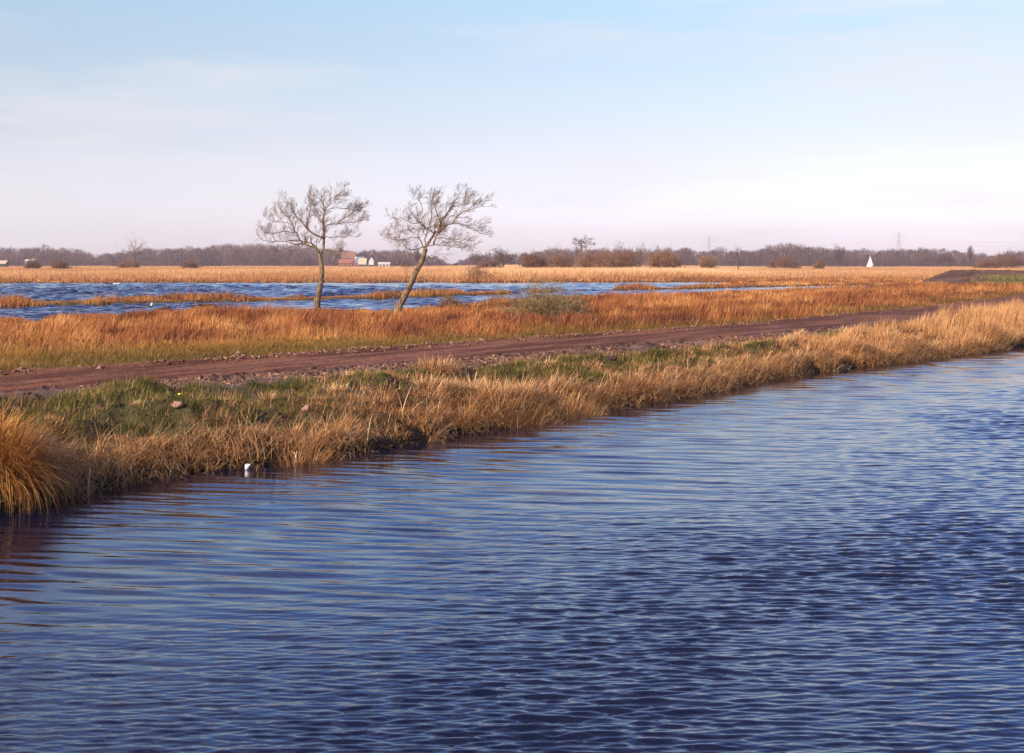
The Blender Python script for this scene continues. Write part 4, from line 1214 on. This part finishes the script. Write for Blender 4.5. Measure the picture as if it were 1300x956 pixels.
w = bpy.data.worlds.new('World'); scene.world = w; w.use_nodes = True
nt = w.node_tree; nt.nodes.clear()
out = nt.nodes.new('ShaderNodeOutputWorld'); bg = nt.nodes.new('ShaderNodeBackground')
sky = nt.nodes.new('ShaderNodeTexSky'); sky.sky_type = 'NISHITA'; sky.sun_disc = False; sky.sun_elevation = SUN_EL; sky.sun_rotation = az % (2 * math.pi)
sky.air_density = 1.0; sky.dust_density = .6; sky.ozone_density = 1.6
tc = N(nt, 'ShaderNodeTexCoord'); sp = N(nt, 'ShaderNodeSeparateXYZ'); nt.links.new(tc.outputs['Generated'], sp.inputs[0])
tint = ramp(nt, [(.017, (1.0, .91, 1.36)), (.052, (.95, .83, 1.06)), (.087, (.95, .78, .86)), (.122, (.97, .83, .84)), (.148, (.96, .86, .85)), (.182, (1.0, .94, .90)),
                 (.22, (.70, .90, 1.16)), (.27, (.58, .86, 1.34)), (.35, (.48, .78, 1.5)), (.5, (.4, .66, 1.45)), (1, (.38, .5, .7))], sp.outputs['Z'])
mx = N(nt, 'ShaderNodeMix', data_type='RGBA', blend_type='MULTIPLY'); mx.inputs[0].default_value = 1
nt.links.new(sky.outputs[0], mx.inputs[6]); nt.links.new(tint.outputs[0], mx.inputs[7])
# thin cirrus veils
mp = N(nt, 'ShaderNodeMapping'); mp.inputs['Scale'].default_value = (1.6, 1.6, 14); mp.inputs['Rotation'].default_value = (0, R(3), 0)
nt.links.new(tc.outputs['Generated'], mp.inputs[0])
nz = N(nt, 'ShaderNodeTexNoise', Scale=1.7, Detail=6.0, Roughness=.6); nt.links.new(mp.outputs[0], nz.inputs['Vector'])
cr = ramp(nt, [(.44, (0, 0, 0)), (.68, (.75, .75, .75))], nz.outputs['Fac'])
cm = N(nt, 'ShaderNodeMix', data_type='RGBA'); nt.links.new(cr.outputs[0], cm.inputs[0]); nt.links.new(mx.outputs[2], cm.inputs[6]); cm.inputs[7].default_value = (5.2, 5.0, 5.1, 1)
nt.links.new(cm.outputs[2], bg.inputs[0]); bg.inputs[1].default_value = .105
nt.links.new(bg.outputs[0], out.inputs[0])

# ------------------------------------------------------------------ CAMERA and view
cd = bpy.data.cameras.new('camera'); cam = bpy.data.objects.new('camera', cd); COL.objects.link(cam)
cd.sensor_width = 36; cd.lens = F / 1300 * 36; cd.clip_start = .1; cd.clip_end = 12000
cam.location = (0, 0, CAM_Z)
pitch = math.atan((478 - HY) / F)
cam.rotation_euler = (R(90), 0, 0); cd.shift_y = -(478 - HY) / 1300
scene.camera = cam
vs = scene.view_settings; vs.view_transform = 'Standard'; vs.look = 'None'; vs.exposure = 0.75; vs.gamma = 1; vs.use_curve_mapping = False
cy = scene.cycles
cy.use_denoising = True
try: cy.denoiser = 'OPENIMAGEDENOISE'
except Exception: pass
cy.max_bounces = 6; cy.diffuse_bounces = 2; cy.glossy_bounces = 3; cy.transmission_bounces = 2; cy.volume_bounces = 0; cy.transparent_max_bounces = 4
cy.caustics_reflective = False; cy.caustics_refractive = False
